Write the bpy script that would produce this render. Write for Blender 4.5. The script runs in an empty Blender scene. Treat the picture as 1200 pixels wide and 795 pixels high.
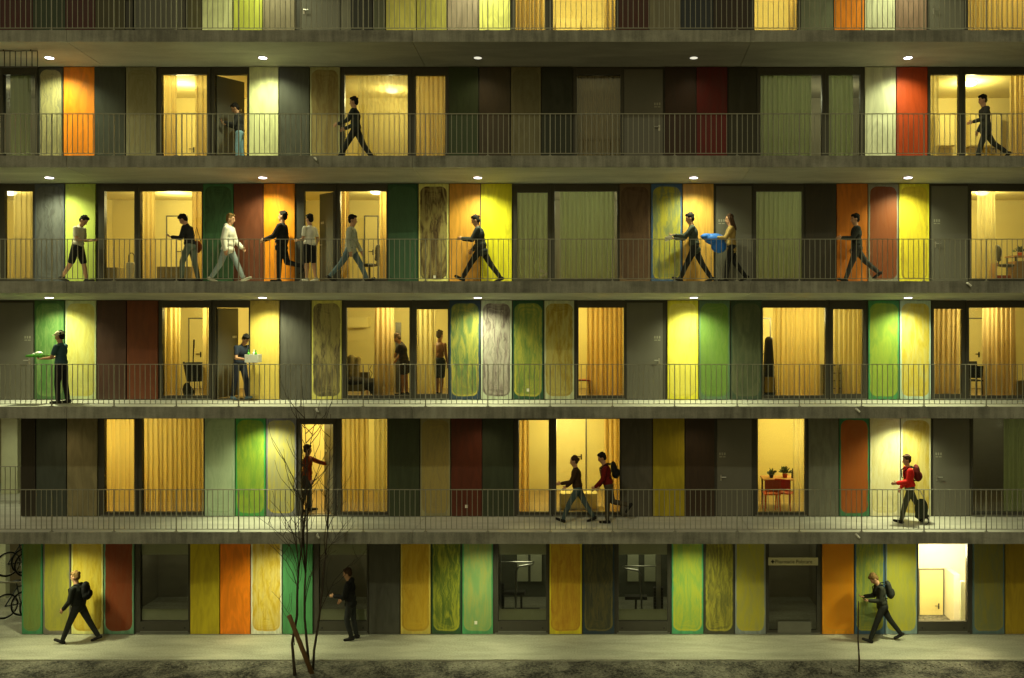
import bpy, bmesh, math, random
from mathutils import Vector, Matrix
R = math.radians
random.seed(7)
C = bpy.context.scene.collection
SC = bpy.context.scene

# ------------------------------------------------------------------ layout of the place
D = 23.6                    # camera distance from the facade plane (y = 0)
CZ = 8.31                   # eye height
F = 1074.0                  # focal length in photo pixels
FL = [0.0, 3.03, 6.03, 9.03, 12.03, 15.03, 18.03]   # floor levels
GD = 1.70                   # gallery depth
TH_W, TH_F = 0.43, 0.28     # slab thickness at the wall / at its front edge
XL, XR = -20.0, 15.0
def X(px, y=0.0): return (px - 700) * (D + y) / F
def Z(py, y=0.0): return CZ - (py - 365) * (D + y) / F

def lin(c):
    return tuple(((v/255)/12.92 if v/255 <= .04045 else ((v/255+.055)/1.055)**2.4) for v in c)

# ------------------------------------------------------------------ mesh builder
class MB:
    def __init__(s): s.v, s.f = [], []
    def box(s, x0, x1, y0, y1, z0, z1):
        n = len(s.v)
        s.v += [(x0,y0,z0),(x1,y0,z0),(x1,y1,z0),(x0,y1,z0),(x0,y0,z1),(x1,y0,z1),(x1,y1,z1),(x0,y1,z1)]
        s.f += [tuple(n+i for i in q) for q in ((3,2,1,0),(4,5,6,7),(0,1,5,4),(1,2,6,5),(2,3,7,6),(3,0,4,7))]
        return s
    def obox(s, c, ax, ay, az):
        c, ax, ay, az = map(Vector, (c, ax, ay, az)); n = len(s.v)
        for k in (-1, 1):
            for i, j in ((-1,-1),(1,-1),(1,1),(-1,1)): s.v.append(tuple(c+ax*i+ay*j+az*k))
        s.f += [tuple(n+i for i in q) for q in ((3,2,1,0),(4,5,6,7),(0,1,5,4),(1,2,6,5),(2,3,7,6),(3,0,4,7))]
        return s
    def tube(s, pts, rads, seg=8, caps=True):
        pts = [Vector(p) for p in pts]
        if not isinstance(rads, (list, tuple)): rads = [rads]*len(pts)
        n0 = len(s.v); up = None
        for i, p in enumerate(pts):
            t = (pts[min(i+1, len(pts)-1)] - pts[max(i-1, 0)])
            t = t.normalized() if t.length > 1e-9 else Vector((0,0,1))
            if up is None:
                up = Vector((0,0,1)) if abs(t.z) < .9 else Vector((1,0,0))
            a = (up - t*up.dot(t)); a = a.normalized() if a.length > 1e-6 else t.orthogonal().normalized()
            up = a; b = t.cross(a)
            for k in range(seg):
                g = 2*math.pi*k/seg
                s.v.append(tuple(p + (a*math.cos(g)+b*math.sin(g))*rads[i]))
        for i in range(len(pts)-1):
            for k in range(seg):
                q = n0+i*seg; k2 = (k+1) % seg
                s.f.append((q+k, q+k2, q+seg+k2, q+seg+k))
        if caps:
            s.f.append(tuple(n0+k for k in reversed(range(seg))))
            s.f.append(tuple(n0+(len(pts)-1)*seg+k for k in range(seg)))
        return s
    def ell(s, c, r, basis=None, seg=14, rings=9):
        c = Vector(c); n0 = len(s.v)
        if basis is None: basis = (Vector((1,0,0)), Vector((0,1,0)), Vector((0,0,1)))
        if not isinstance(r, (list, tuple)): r = (r, r, r)
        P = lambda th, ph: tuple(c + basis[0]*(r[0]*math.sin(th)*math.cos(ph)) + basis[1]*(r[1]*math.sin(th)*math.sin(ph)) + basis[2]*(r[2]*math.cos(th)))
        s.v.append(P(0, 0))
        for i in range(1, rings):
            for k in range(seg): s.v.append(P(math.pi*i/rings, 2*math.pi*k/seg))
        s.v.append(P(math.pi, 0)); e = len(s.v)-1
        for k in range(seg):
            k2 = (k+1) % seg
            s.f.append((n0, n0+1+k, n0+1+k2))
            for i in range(rings-2):
                q = n0+1+i*seg
                s.f.append((q+k, q+seg+k, q+seg+k2, q+k2))
            q = n0+1+(rings-2)*seg
            s.f.append((q+k, e, q+k2))
        return s
    def cap(s, p, q, r1, r2, seg=12):
        p, q = Vector(p), Vector(q); d = q-p; L = d.length
        if L < 1e-6: return s.ell(p, r1)
        d /= L; pts, rr = [], []
        for a in (80, 55, 28): pts.append(p - d*r1*math.sin(R(a))); rr.append(r1*math.cos(R(a)))
        for t in (0, .33, .66, 1): pts.append(p.lerp(q, t)); rr.append(r1+(r2-r1)*t)
        for a in (28, 55, 80): pts.append(q + d*r2*math.sin(R(a))); rr.append(r2*math.cos(R(a)))
        return s.tube(pts, rr, seg)
    def ring(s, c, ax, Rr, r, seg=28, sub=6):
        c, ax = Vector(c), Vector(ax).normalized(); a = ax.orthogonal().normalized(); b = ax.cross(a); n0 = len(s.v)
        for i in range(seg):
            g = 2*math.pi*i/seg; o = a*math.cos(g)+b*math.sin(g)
            for k in range(sub):
                h = 2*math.pi*k/sub
                s.v.append(tuple(c+o*(Rr+r*math.cos(h))+ax*r*math.sin(h)))
        for i in range(seg):
            for k in range(sub):
                i2, k2 = (i+1) % seg, (k+1) % sub
                s.f.append((n0+i*sub+k, n0+i2*sub+k, n0+i2*sub+k2, n0+i*sub+k2))
        return s
    def mesh(s, name):
        me = bpy.data.meshes.new(name); me.from_pydata(s.v, [], s.f); me.update(); return me
    def build(s, name, mat, parent=None, smooth=False, label=None):
        me = s.mesh(name)
        for m in (mat if isinstance(mat, (list, tuple)) else [mat]): me.materials.append(m)
        if smooth:
            for p in me.polygons: p.use_smooth = True
        return link(name, me, parent, label)

def link(name, me, parent=None, label=None):
    o = bpy.data.objects.new(name, me); C.objects.link(o)
    if parent is not None:
        o.parent = parent
        o.matrix_parent_inverse = Matrix.Translation(parent_world(parent)).inverted() if False else Matrix.Identity(4)
        off = parent_world(parent)
        if me is not None and off.length > 0: o.location = -off
    if label: o['label'] = label
    return o
def parent_world(o):
    v = Vector((0,0,0))
    while o is not None: v += Vector(o.location); o = o.parent
    return v
def thing(name, label, cat, loc=(0,0,0), group=None):
    o = bpy.data.objects.new(name, None); C.objects.link(o); o.location = loc; o.empty_display_size = .2
    return tag(o, label, cat, group)
def tag(o, label, cat, group=None):
    o['label'] = label; o['category'] = cat
    if group: o['group'] = group
    return o
def remesh(mb, name, mats, vox, parent=None, smooth_it=2, paint=None, label=None):
    """voxel-merge the overlapping solids of mb into ONE continuous surface"""
    me = mb.mesh(name); tmp = bpy.data.objects.new('tmp', me); C.objects.link(tmp)
    m = tmp.modifiers.new('r', 'REMESH'); m.mode = 'VOXEL'; m.voxel_size = vox
    k = tmp.modifiers.new('s', 'SMOOTH'); k.factor = .5; k.iterations = smooth_it
    dg = bpy.context.evaluated_depsgraph_get()
    out = bpy.data.meshes.new_from_object(tmp.evaluated_get(dg))
    bpy.data.objects.remove(tmp); bpy.data.meshes.remove(me)
    out.name = name; out.materials.clear()
    for mt in mats: out.materials.append(mt)
    for p in out.polygons:
        p.use_smooth = True
        p.material_index = paint(p.center) if paint else 0
    return link(name, out, parent, label)

# ------------------------------------------------------------------ materials
def nodes(name):
    m = bpy.data.materials.new(name); m.use_nodes = True
    nt = m.node_tree; nt.nodes.clear()
    o = nt.nodes.new('ShaderNodeOutputMaterial')
    return m, nt, o
def N(nt, t, **kw):
    n = nt.nodes.new(t)
    for k, v in kw.items():
        if k.startswith('i_'): n.inputs[int(k[2:])].default_value = v
        else: setattr(n, k, v)
    return n
def math_n(nt, op, a, b=None, c=None, clamp=False):
    n = nt.nodes.new('ShaderNodeMath'); n.operation = op; n.use_clamp = clamp
    for i, v in enumerate((a, b, c)):
        if v is None: continue
        if isinstance(v, (int, float)): n.inputs[i].default_value = v
        else: nt.links.new(v, n.inputs[i])
    return n.outputs[0]
def ramp_n(nt, v, lo, hi, a=0., b=1., smooth=True):
    n = nt.nodes.new('ShaderNodeMapRange'); n.interpolation_type = 'SMOOTHSTEP' if smooth else 'LINEAR'
    nt.links.new(v, n.inputs[0])
    for i, q in enumerate((lo, hi, a, b)): n.inputs[i+1].default_value = q
    return n.outputs[0]
def mix_n(nt, f, a, b, mode='MIX'):
    n = nt.nodes.new('ShaderNodeMix'); n.data_type = 'RGBA'; n.blend_type = mode
    if isinstance(f, (int, float)): n.inputs[0].default_value = f
    else: nt.links.new(f, n.inputs[0])
    for i, v in ((6, a), (7, b)):
        if isinstance(v, (tuple, list)): n.inputs[i].default_value = (*v[:3], 1)
        else: nt.links.new(v, n.inputs[i])
    return n.outputs[2]
def noise_n(nt, vec, scale, detail=3, rough=.55, dist=0.):
    n = nt.nodes.new('ShaderNodeTexNoise'); n.inputs['Scale'].default_value = scale
    n.inputs['Detail'].default_value = detail; n.inputs['Roughness'].default_value = rough; n.inputs['Distortion'].default_value = dist
    if vec is not None: nt.links.new(vec, n.inputs['Vector'])
    return n.outputs['Fac']

def simple(name, col, rough=.6, metal=0., var=.12, scale=6., bump=0., stretch=(1,1,1), spec=.4, lincol=False):
    m, nt, o = nodes(name)
    c = col if lincol else lin(col)
    b = N(nt, 'ShaderNodeBsdfPrincipled'); b.inputs['Roughness'].default_value = rough; b.inputs['Metallic'].default_value = metal
    b.inputs['Specular IOR Level'].default_value = spec
    tc = N(nt, 'ShaderNodeTexCoord'); mp = N(nt, 'ShaderNodeMapping'); mp.inputs['Scale'].default_value = stretch
    nt.links.new(tc.outputs['Object'], mp.inputs[0])
    f = noise_n(nt, mp.outputs[0], scale, 4)
    col_o = mix_n(nt, f, tuple(v*(1-var*1.6) for v in c), tuple(min(1, v*(1+var*1.6)) for v in c))
    nt.links.new(col_o, b.inputs['Base Color'])
    if bump:
        bn = N(nt, 'ShaderNodeBump'); bn.inputs['Strength'].default_value = bump; bn.inputs['Distance'].default_value = .01
        nt.links.new(f, bn.inputs['Height']); nt.links.new(bn.outputs[0], b.inputs['Normal'])
    nt.links.new(b.outputs[0], o.inputs[0])
    return m
def emit(name, col, st):
    m, nt, o = nodes(name); e = N(nt, 'ShaderNodeEmission'); e.inputs[0].default_value = (*col, 1); e.inputs[1].default_value = st
    nt.links.new(e.outputs[0], o.inputs[0]); return m
def glass_mat(name, tint=(.93,.95,.92), gloss=1.0):
    m, nt, o = nodes(name)
    t = N(nt, 'ShaderNodeBsdfTransparent'); t.inputs[0].default_value = (*tint, 1)
    g = N(nt, 'ShaderNodeBsdfGlossy'); g.inputs['Roughness'].default_value = .02; g.inputs[0].default_value = (gloss, gloss, gloss, 1)
    fr = N(nt, 'ShaderNodeFresnel'); fr.inputs[0].default_value = 1.5
    mx = N(nt, 'ShaderNodeMixShader'); nt.links.new(math_n(nt, 'MULTIPLY', fr.outputs[0], 1.0, clamp=True), mx.inputs[0])
    nt.links.new(t.outputs[0], mx.inputs[1]); nt.links.new(g.outputs[0], mx.inputs[2]); nt.links.new(mx.outputs[0], o.inputs[0])
    return m
def cloth_mat(name, col, trans=.45, clear=0.0):
    m, nt, o = nodes(name); c = lin(col)
    tc = N(nt, 'ShaderNodeTexCoord'); mp = N(nt, 'ShaderNodeMapping'); mp.inputs['Scale'].default_value = (3, 3, .12)
    nt.links.new(tc.outputs['Object'], mp.inputs[0])
    f = noise_n(nt, mp.outputs[0], 1.6, 3)
    col_o = mix_n(nt, f, tuple(v*.88 for v in c), tuple(min(1, v*1.08) for v in c))
    d = N(nt, 'ShaderNodeBsdfDiffuse'); t = N(nt, 'ShaderNodeBsdfTranslucent'); mx = N(nt, 'ShaderNodeMixShader'); mx.inputs[0].default_value = trans
    nt.links.new(col_o, d.inputs[0]); nt.links.new(col_o, t.inputs[0])
    nt.links.new(d.outputs[0], mx.inputs[1]); nt.links.new(t.outputs[0], mx.inputs[2])
    if clear:
        tr = N(nt, 'ShaderNodeBsdfTransparent'); m2 = N(nt, 'ShaderNodeMixShader'); m2.inputs[0].default_value = clear
        nt.links.new(mx.outputs[0], m2.inputs[1]); nt.links.new(tr.outputs[0], m2.inputs[2]); mx = m2
    nt.links.new(mx.outputs[0], o.inputs[0]); return m
def concrete(name, col, stain=.5, bump=.25, streak=False, grain=.25):
    m, nt, o = nodes(name); c = lin(col)
    b = N(nt, 'ShaderNodeBsdfPrincipled'); b.inputs['Roughness'].default_value = .75; b.inputs['Specular IOR Level'].default_value = .3
    tc = N(nt, 'ShaderNodeTexCoord'); mp = N(nt, 'ShaderNodeMapping'); mp.inputs['Scale'].default_value = (.5, 2., 1.2)
    nt.links.new(tc.outputs['Object'], mp.inputs[0])
    big = noise_n(nt, mp.outputs[0], 1.1, 6, .62, .4); fine = noise_n(nt, tc.outputs['Object'], 26, 5, .65)
    k = math_n(nt, 'ADD', math_n(nt, 'MULTIPLY', big, 1-grain), math_n(nt, 'MULTIPLY', fine, grain))
    if streak:
        m2 = N(nt, 'ShaderNodeMapping'); m2.inputs['Scale'].default_value = (7, 1, .8); nt.links.new(tc.outputs['Object'], m2.inputs[0])
        k = math_n(nt, 'ADD', math_n(nt, 'MULTIPLY', k, .6), math_n(nt, 'MULTIPLY', noise_n(nt, m2.outputs[0], 1., 5, .6), .4))
    fac = ramp_n(nt, k, .3, .7)
    nt.links.new(mix_n(nt, fac, tuple(v*(1-stain) for v in c), tuple(min(1, v*(1+stain*.55)) for v in c)), b.inputs['Base Color'])
    bn = N(nt, 'ShaderNodeBump'); bn.inputs['Strength'].default_value = bump; bn.inputs['Distance'].default_value = .01
    nt.links.new(fine, bn.inputs['Height']); nt.links.new(bn.outputs[0], b.inputs['Normal'])
    nt.links.new(b.outputs[0], o.inputs[0]); return m

# hand-painted facade panel: ground colour A, brushed oval B streaked with C
def paint_group():
    g = bpy.data.node_groups.new('brushed_paint', 'ShaderNodeTree'); I = g.interface
    for nm, ty in (('A','NodeSocketColor'),('B','NodeSocketColor'),('C','NodeSocketColor'),('Oval','NodeSocketFloat'),('Streak','NodeSocketFloat'),('Rim','NodeSocketFloat'),('Seed','NodeSocketFloat'),('Half','NodeSocketFloat')):
        I.new_socket(nm, in_out='INPUT', socket_type=ty)
    I.new_socket('Shader', in_out='OUTPUT', socket_type='NodeSocketShader')
    gi = N(g, 'NodeGroupInput'); go = N(g, 'NodeGroupOutput'); L = g.links.new
    tc = N(g, 'ShaderNodeTexCoord'); sp = N(g, 'ShaderNodeSeparateXYZ'); L(tc.outputs['Generated'], sp.inputs[0])
    hw = gi.outputs['Half']
    u = math_n(g, 'MULTIPLY', math_n(g, 'SUBTRACT', sp.outputs[0], .5), math_n(g, 'MULTIPLY', hw, 2.))
    v = math_n(g, 'MULTIPLY', math_n(g, 'SUBTRACT', sp.outputs[2], .5), 2.56)
    seed = gi.outputs['Seed']
    def vec(a, b, c):
        n = N(g, 'ShaderNodeCombineXYZ')
        for i, q in enumerate((a, b, c)):
            if isinstance(q, (int, float)): n.inputs[i].default_value = q
            else: L(q, n.inputs[i])
        return n.outputs[0]
    wob = math_n(g, 'SUBTRACT', noise_n(g, vec(u, v, seed), 3.2, 3, .6), .5)
    bx = math_n(g, 'SUBTRACT', math_n(g, 'ABSOLUTE', u), math_n(g, 'SUBTRACT', hw, .22))
    bz = math_n(g, 'SUBTRACT', math_n(g, 'ABSOLUTE', math_n(g, 'ADD', v, .0)), 1.02)
    mxx, mzz = math_n(g, 'MAXIMUM', bx, 0.), math_n(g, 'MAXIMUM', bz, 0.)
    out_ = math_n(g, 'SQRT', math_n(g, 'ADD', math_n(g, 'MULTIPLY', mxx, mxx), math_n(g, 'MULTIPLY', mzz, mzz)))
    ins = math_n(g, 'MINIMUM', math_n(g, 'MAXIMUM', bx, bz), 0.)
    d = math_n(g, 'SUBTRACT', math_n(g, 'ADD', out_, ins), .185)
    d = math_n(g, 'ADD', d, math_n(g, 'MULTIPLY', wob, .055))
    mask0 = ramp_n(g, d, .006, -.008)
    # brush strokes: loops that follow the oval + long vertical drags
    loops = noise_n(g, vec(math_n(g, 'ADD', math_n(g, 'MULTIPLY', d, 11.), math_n(g, 'MULTIPLY', wob, 2.6)), math_n(g, 'MULTIPLY', v, .6), seed), 1.5, 3, .5, 1.3)
    wave = math_n(g, 'MULTIPLY_ADD', math_n(g, 'SINE', math_n(g, 'ADD', math_n(g, 'MULTIPLY', d, 62.), math_n(g, 'ADD', math_n(g, 'MULTIPLY', wob, 16.), math_n(g, 'MULTIPLY', loops, 9.)))), .17, .5)
    drag = noise_n(g, vec(math_n(g, 'ADD', math_n(g, 'MULTIPLY', u, 13.), math_n(g, 'MULTIPLY', wob, 1.2)), math_n(g, 'MULTIPLY', v, .7), math_n(g, 'ADD', seed, 9.)), 1.5, 4, .55, 1.1)
    blot = noise_n(g, vec(math_n(g, 'MULTIPLY', u, 2.6), math_n(g, 'MULTIPLY', v, .6), math_n(g, 'ADD', seed, 31.)), 1.5, 2, .45, 2.2)
    hair = noise_n(g, vec(math_n(g, 'MULTIPLY', u, 70.), math_n(g, 'MULTIPLY', v, 1.4), seed), 1.5, 3, .6)
    s = math_n(g, 'ADD', math_n(g, 'ADD', math_n(g, 'MULTIPLY', loops, .34), math_n(g, 'MULTIPLY', wave, .15)), math_n(g, 'ADD', math_n(g, 'MULTIPLY', drag, .14), math_n(g, 'ADD', math_n(g, 'MULTIPLY', blot, .34), math_n(g, 'MULTIPLY', hair, .03))))
    st = ramp_n(g, s, .40, .62)
    stf = math_n(g, 'MULTIPLY', st, gi.outputs['Streak'])
    paint = mix_n(g, stf, gi.outputs['B'], gi.outputs['C'])
    # thick rim of pushed-aside paint, mostly along the bottom curve
    rim = math_n(g, 'MULTIPLY', ramp_n(g, math_n(g, 'ABSOLUTE', math_n(g, 'ADD', d, math_n(g, 'ADD', .02, math_n(g, 'MULTIPLY', drag, .02)))), .024, .004), ramp_n(g, math_n(g, 'ADD', v, math_n(g, 'MULTIPLY', wob, 2.6)), .5, -1.0))
    paint = mix_n(g, math_n(g, 'MULTIPLY', rim, gi.outputs['Rim']), paint, gi.outputs['C'])
    thin = ramp_n(g, math_n(g, 'ADD', math_n(g, 'MULTIPLY', blot, .6), math_n(g, 'MULTIPLY', drag, .4)), .36, .60, 0., 1.)
    thin = math_n(g, 'SUBTRACT', 1., math_n(g, 'MULTIPLY', math_n(g, 'SUBTRACT', 1., thin), math_n(g, 'MULTIPLY', gi.outputs['Streak'], .32)))
    mask = math_n(g, 'MULTIPLY', math_n(g, 'MULTIPLY', mask0, math_n(g, 'MAXIMUM', thin, math_n(g, 'MULTIPLY', rim, .9))), gi.outputs['Oval'])
    hs = N(g, 'ShaderNodeHueSaturation'); L(ramp_n(g, math_n(g, 'ADD', math_n(g, 'MULTIPLY', drag, .3), math_n(g, 'MULTIPLY', blot, .7)), 0.34, .66, .82, 1.1), hs.inputs['Value']); L(gi.outputs['A'], hs.inputs['Color'])
    col = mix_n(g, mask, hs.outputs[0], paint)
    # dark tone mixed in towards the foot of the panel
    foot_tone = math_n(g, 'MULTIPLY', ramp_n(g, math_n(g, 'ADD', v, math_n(g, 'MULTIPLY', blot, .3)), -.95, -1.3), .25)
    col = mix_n(g, foot_tone, col, (.10, .095, .07))
    b = N(g, 'ShaderNodeBsdfPrincipled'); L(col, b.inputs['Base Color']); b.inputs['Specular IOR Level'].default_value = .35
    L(ramp_n(g, s, .35, .65, .42, .68), b.inputs['Roughness'])
    bn = N(g, 'ShaderNodeBump'); bn.inputs['Strength'].default_value = .22; bn.inputs['Distance'].default_value = .006
    L(math_n(g, 'ADD', math_n(g, 'MULTIPLY', s, 1.), math_n(g, 'MULTIPLY', mask, .35)), bn.inputs['Height']); L(bn.outputs[0], b.inputs['Normal'])
    L(b.outputs[0], go.inputs[0])
    return g
PG = paint_group()
_pseed = [0]
def panel_mat(A, B=None, Cc=None, streak=.7, rim=.8, half=.4):
    _pseed[0] += 1
    m, nt, o = nodes('panel_paint'); g = N(nt, 'ShaderNodeGroup'); g.node_tree = PG
    a = lin(A); b = lin(B) if B else a; c = lin(Cc) if Cc else tuple(v*.55 for v in b)
    for k, v in (('A', a), ('B', b), ('C', c)): g.inputs[k].default_value = (*v, 1)
    g.inputs['Oval'].default_value = 1. if B else 0.; g.inputs['Streak'].default_value = streak
    g.inputs['Rim'].default_value = rim; g.inputs['Seed'].default_value = _pseed[0]*3.71; g.inputs['Half'].default_value = half
    nt.links.new(g.outputs[0], o.inputs[0]); return m

M = dict(
    frame=simple('dark_frame', (66,64,56), .45, .3, .06),
    alu=simple('aluminium_rail', (120,120,112), .4, .6, .08),
    wall=simple('dark_cladding', (58,56,48), .6, 0, .1),
    slab=concrete('concrete_soffit', (196,194,180), .22, .15),
    deck=concrete('concrete_deck', (206,204,190), .2, .15),
    fascia=concrete('concrete_fascia', (146,144,130), .62, .35, True),
    path=concrete('concrete_path', (180,178,156), .42, .5, grain=.5),
    door=simple('grey_door_paint', (98,96,86), .45, 0, .06, 3, stretch=(1,1,.3)),
    steel=simple('galvanised_steel', (150,148,132), .5, .3, .12, 20),
    metal=simple('brushed_steel', (190,188,180), .3, .9, .05),
    glass=glass_mat('window_glass'),
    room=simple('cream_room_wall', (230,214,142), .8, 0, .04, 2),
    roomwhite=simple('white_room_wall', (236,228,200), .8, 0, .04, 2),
    roomdark=simple('unlit_room_wall', (150,142,118), .8, 0, .06, 2),  # cream walls darkened for unlit rooms, shade put into the colour
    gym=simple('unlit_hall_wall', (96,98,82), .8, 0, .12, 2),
    parquet=simple('oak_floor', (150,128,88), .5, 0, .2, 5, stretch=(1,8,1)),
    idoor=simple('cream_door_paint', (236,220,150), .5, 0, .03),
    blind=simple('pale_blind', (206,208,176), .7, 0, .08, 4),
    white=simple('white_plastic', (226,222,206), .5, 0, .04),
    signgrey=simple('pale_grey_print', (150,148,132), .5, 0, .04),
    black=simple('black_plastic', (22,22,21), .5, 0, .1),
    phone=simple('phone_shell', (30,31,34), .25, 0, .05),
    wood=simple('beech_wood', (184,134,74), .5, 0, .15, 8, stretch=(1,1,6)),
    orange=simple('orange_plastic', (216,84,26), .4, 0, .06),
    red=simple('red_plastic', (178,44,22), .4, 0, .08),
    greenleaf=simple('houseplant_leaf', (58,78,30), .5, 0, .3),
    bark=simple('young_bark', (60,50,38), .8, 0, .3, 14, .5),
    stake=simple('weathered_stake', (104,76,42), .8, 0, .25, 12, .4, (1,1,.2)),
    lampon=emit('diffuser_lit', (1.,.90,.94), 9.),
    lampdim=emit('diffuser_dim', (1.,.95,.72), .9),
    roomlamp=emit('room_lamp_lit', (1.,.86,.55), 5.),
    sign=simple('sign_board', (206,200,160), .5, 0, .04),
    tyre=simple('tyre_rubber', (26,26,25), .8, 0, .1),
    bikeblue=simple('bicycle_enamel', (54,62,70), .35, .2, .1),
    teal=simple('blue_bag_cloth', (22,92,178), .7, 0, .2, 5, .3),
    card=simple('white_carton', (206,206,196), .6, 0, .06),
    green=simple('green_plastic', (74,158,40), .45, 0, .08),
    rock=simple('stone_chip', (120,114,98), .85, 0, .3, 20, .5),
)
def fabric(name, col): return simple(name, col, .85, 0, .14, 14, .3, spec=.2)

# ------------------------------------------------------------------ the building
BLD = thing('apartment_building', 'long student housing block with concrete galleries and rows of multicoloured painted panels', 'building')

def slab_seg(x0, x1, k):
    z = FL[k]; mb = MB(); n = 0
    prof = [(-GD, z), (-.002, z), (-.002, z-TH_W), (-GD, z-TH_F)]
    for x in (x0, x1): mb.v += [(x, y, zz) for y, zz in prof]
    mb.f = [(0,1,5,4), (1,2,6,5), (2,3,7,6), (3,0,4,7), (3,2,1,0), (4,5,6,7)]
    me = mb.mesh('gallery_slab')
    for m in (M['slab'], M['deck'], M['fascia']): me.materials.append(m)
    me.polygons[0].material_index = 1; me.polygons[3].material_index = 2
    link('gallery_slab', me, BLD)
JX = [XL, X(78, -GD), X(483, -GD), X(880, -GD), XR]
for k in range(1, 7):
    for a, b in zip(JX, JX[1:]): slab_seg(a+.006, b-.006, k)
    MB().box(XL, XR, .002, 4.8, FL[k]-TH_W, FL[k]).build('storey_slab', M['deck'], BLD)
MB().box(XL, XR, 4.6, 4.8, 0, FL[6]-TH_W-.003).build('rear_wall', M['roomdark'], BLD) if False else None
for k in range(6):
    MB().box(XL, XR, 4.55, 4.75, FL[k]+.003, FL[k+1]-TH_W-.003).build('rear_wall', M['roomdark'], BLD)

openings = {k: [] for k in range(6)}    # (x0, x1) in metres
def ztop(k): return FL[k+1] - TH_W
def panel(k, p0, p1, A, B=None, Cc=None, streak=.7, rim=.8, label=None):
    x0, x1 = X(p0)+.004, X(p1)-.004
    MB().box(x0, x1, -.055, -.012, FL[k]+.02, ztop(k)-.012).build('painted_panel' if B else 'facade_panel', panel_mat(A, B, Cc, streak, rim, (x1-x0)/2), BLD, label=label)
def window(k, p0, p1, head=.20, sill=.11, margin=.082, glass='glass', ml=None, mr=None):
    x0, x1 = X(p0), X(p1); z0, z1 = FL[k]+sill, ztop(k)-head
    ml = margin if ml is None else ml; mr = margin if mr is None else mr
    f = MB(); a, b = -.03, .09
    f.box(x0-ml, x0, a, b, FL[k]+.012, ztop(k)-.01).box(x1, x1+mr, a, b, FL[k]+.012, ztop(k)-.01)
    f.box(x0+.001, x1-.001, a+.004, b, FL[k]+.012, z0).box(x0+.001, x1-.001, a+.004, b, z1, ztop(k)-.01)
    w = f.build('window', M['frame'], BLD)
    s = MB().box(x0-ml, x1+mr, a-.035, a-.002, FL[k]+.025, FL[k]+.045).build('window_sill', M['alu'], w)
    g = MB().box(x0-.01, x1+.01, .025, .037, z0-.01, z1+.01).build('window_pane', M[glass], w)
    openings[k].append((x0-ml+.01, x1+mr-.01))
    return w
def socket(k, px, py):
    MB().box(X(px)-.035, X(px)+.035, -.07, -.0555, Z(py)-.04, Z(py)+.04).build('outdoor_socket', M['white'], BLD)
def door(k, p0, p1, hside, number=True, mat='door'):
    x0, x1 = X(p0)+.01, X(p1)-.01
    d = MB().box(x0, x1, -.03, .03, FL[k]+.02, ztop(k)-.07).build('entrance_door', M[mat], BLD)
    hx = x0+.09 if hside < 0 else x1-.09; s = 1 if hside < 0 else -1; hz = FL[k]+1.02
    MB().tube([(hx,-.03,hz),(hx,-.075,hz),(hx+s*.13,-.078,hz)], .012).box(hx-.02, hx+.02, -.037, -.0302, hz-.10, hz+.05).build('door_handle', M['metal'], d)
    if number:
        nm = MB(); nx = x0+.05 if hside < 0 else x1-.22; nz = FL[k]+1.58
        for i, w in ((0,.035),(.06,.035),(.12,.04)): nm.box(nx+i, nx+i+w, -.033, -.0302, nz, nz+.065)
        nm.box(nx, nx+.07, -.033, -.0302, nz-.055, nz-.03).box(nx+.09, nx+.16, -.033, -.0302, nz-.055, nz-.03)
        nm.build('door_number', M['signgrey'], d)
    return d
def open_door(k, p0, p1, hinge, ang):
    """doorway with its leaf swung inwards; hinge -1 left, +1 right"""
    x0, x1 = X(p0), X(p1); z0, z1 = FL[k]+.03, ztop(k)-.2
    f = MB(); f.box(x0-.06, x0, -.03, .09, FL[k]+.012, ztop(k)-.01).box(x1, x1+.05, -.03, .09, FL[k]+.012, ztop(k)-.01).box(x0+.001, x1-.001, -.026, .09, z1, ztop(k)-.01).box(x0+.001, x1-.001, -.02, .09, FL[k]+.004, z0-.004)
    w = f.build('door_frame', M['frame'], BLD)
    W = x1-x0-.02; hx = x0+.01 if hinge < 0 else x1-.01; s = -hinge
    dv = Vector((s*math.cos(R(ang)), math.sin(R(ang)), 0)); nv = Vector((-dv.y, dv.x, 0))
    c = Vector((hx, .06, (z0+z1)/2)) + dv*W/2
    lf = MB().obox(c, dv*W/2, nv*.025, (0,0,(z1-z0)/2-.01)).build('entrance_door', M['door'], BLD)
    h = c + dv*(W/2-.09) - nv*.06*(1 if nv.y > 0 else -1); h.z = FL[k]+1.02
    MB().tube([h+nv*.05*(1 if nv.y > 0 else -1), h, h-dv*.12], .012).build('door_handle', M['metal'], lf)
    nb = MB(); nc = c + dv*(W/2-.16) - nv*.027*(1 if nv.y > 0 else -1); nc.z = FL[k]+1.6
    for i in (-.06, 0, .06): nb.obox(nc+dv*i, dv*.018, nv*.002, (0,0,.03))
    nb.build('door_number', M['white'], lf)
    openings[k].append((x0-.05, x1+.04))

# pigment shades (paint as it looks in plain light)
YL=(226,214,52); PYG=(214,217,164); ORG=(236,138,18); DGR=(52,78,52); GRN=(86,140,70); TEAL=(70,132,98); MAR=(74,34,24); RBR=(112,54,28)
GRY=(112,110,96); DGY=(66,68,60); BLK=(40,40,34); OCH=(190,152,46); PALE=(206,208,176); MAU=(128,112,106); BLU=(70,96,128); BRN=(92,64,46); OLV=(134,132,76); TAN=(206,158,72); NAV=(40,54,70)

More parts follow.
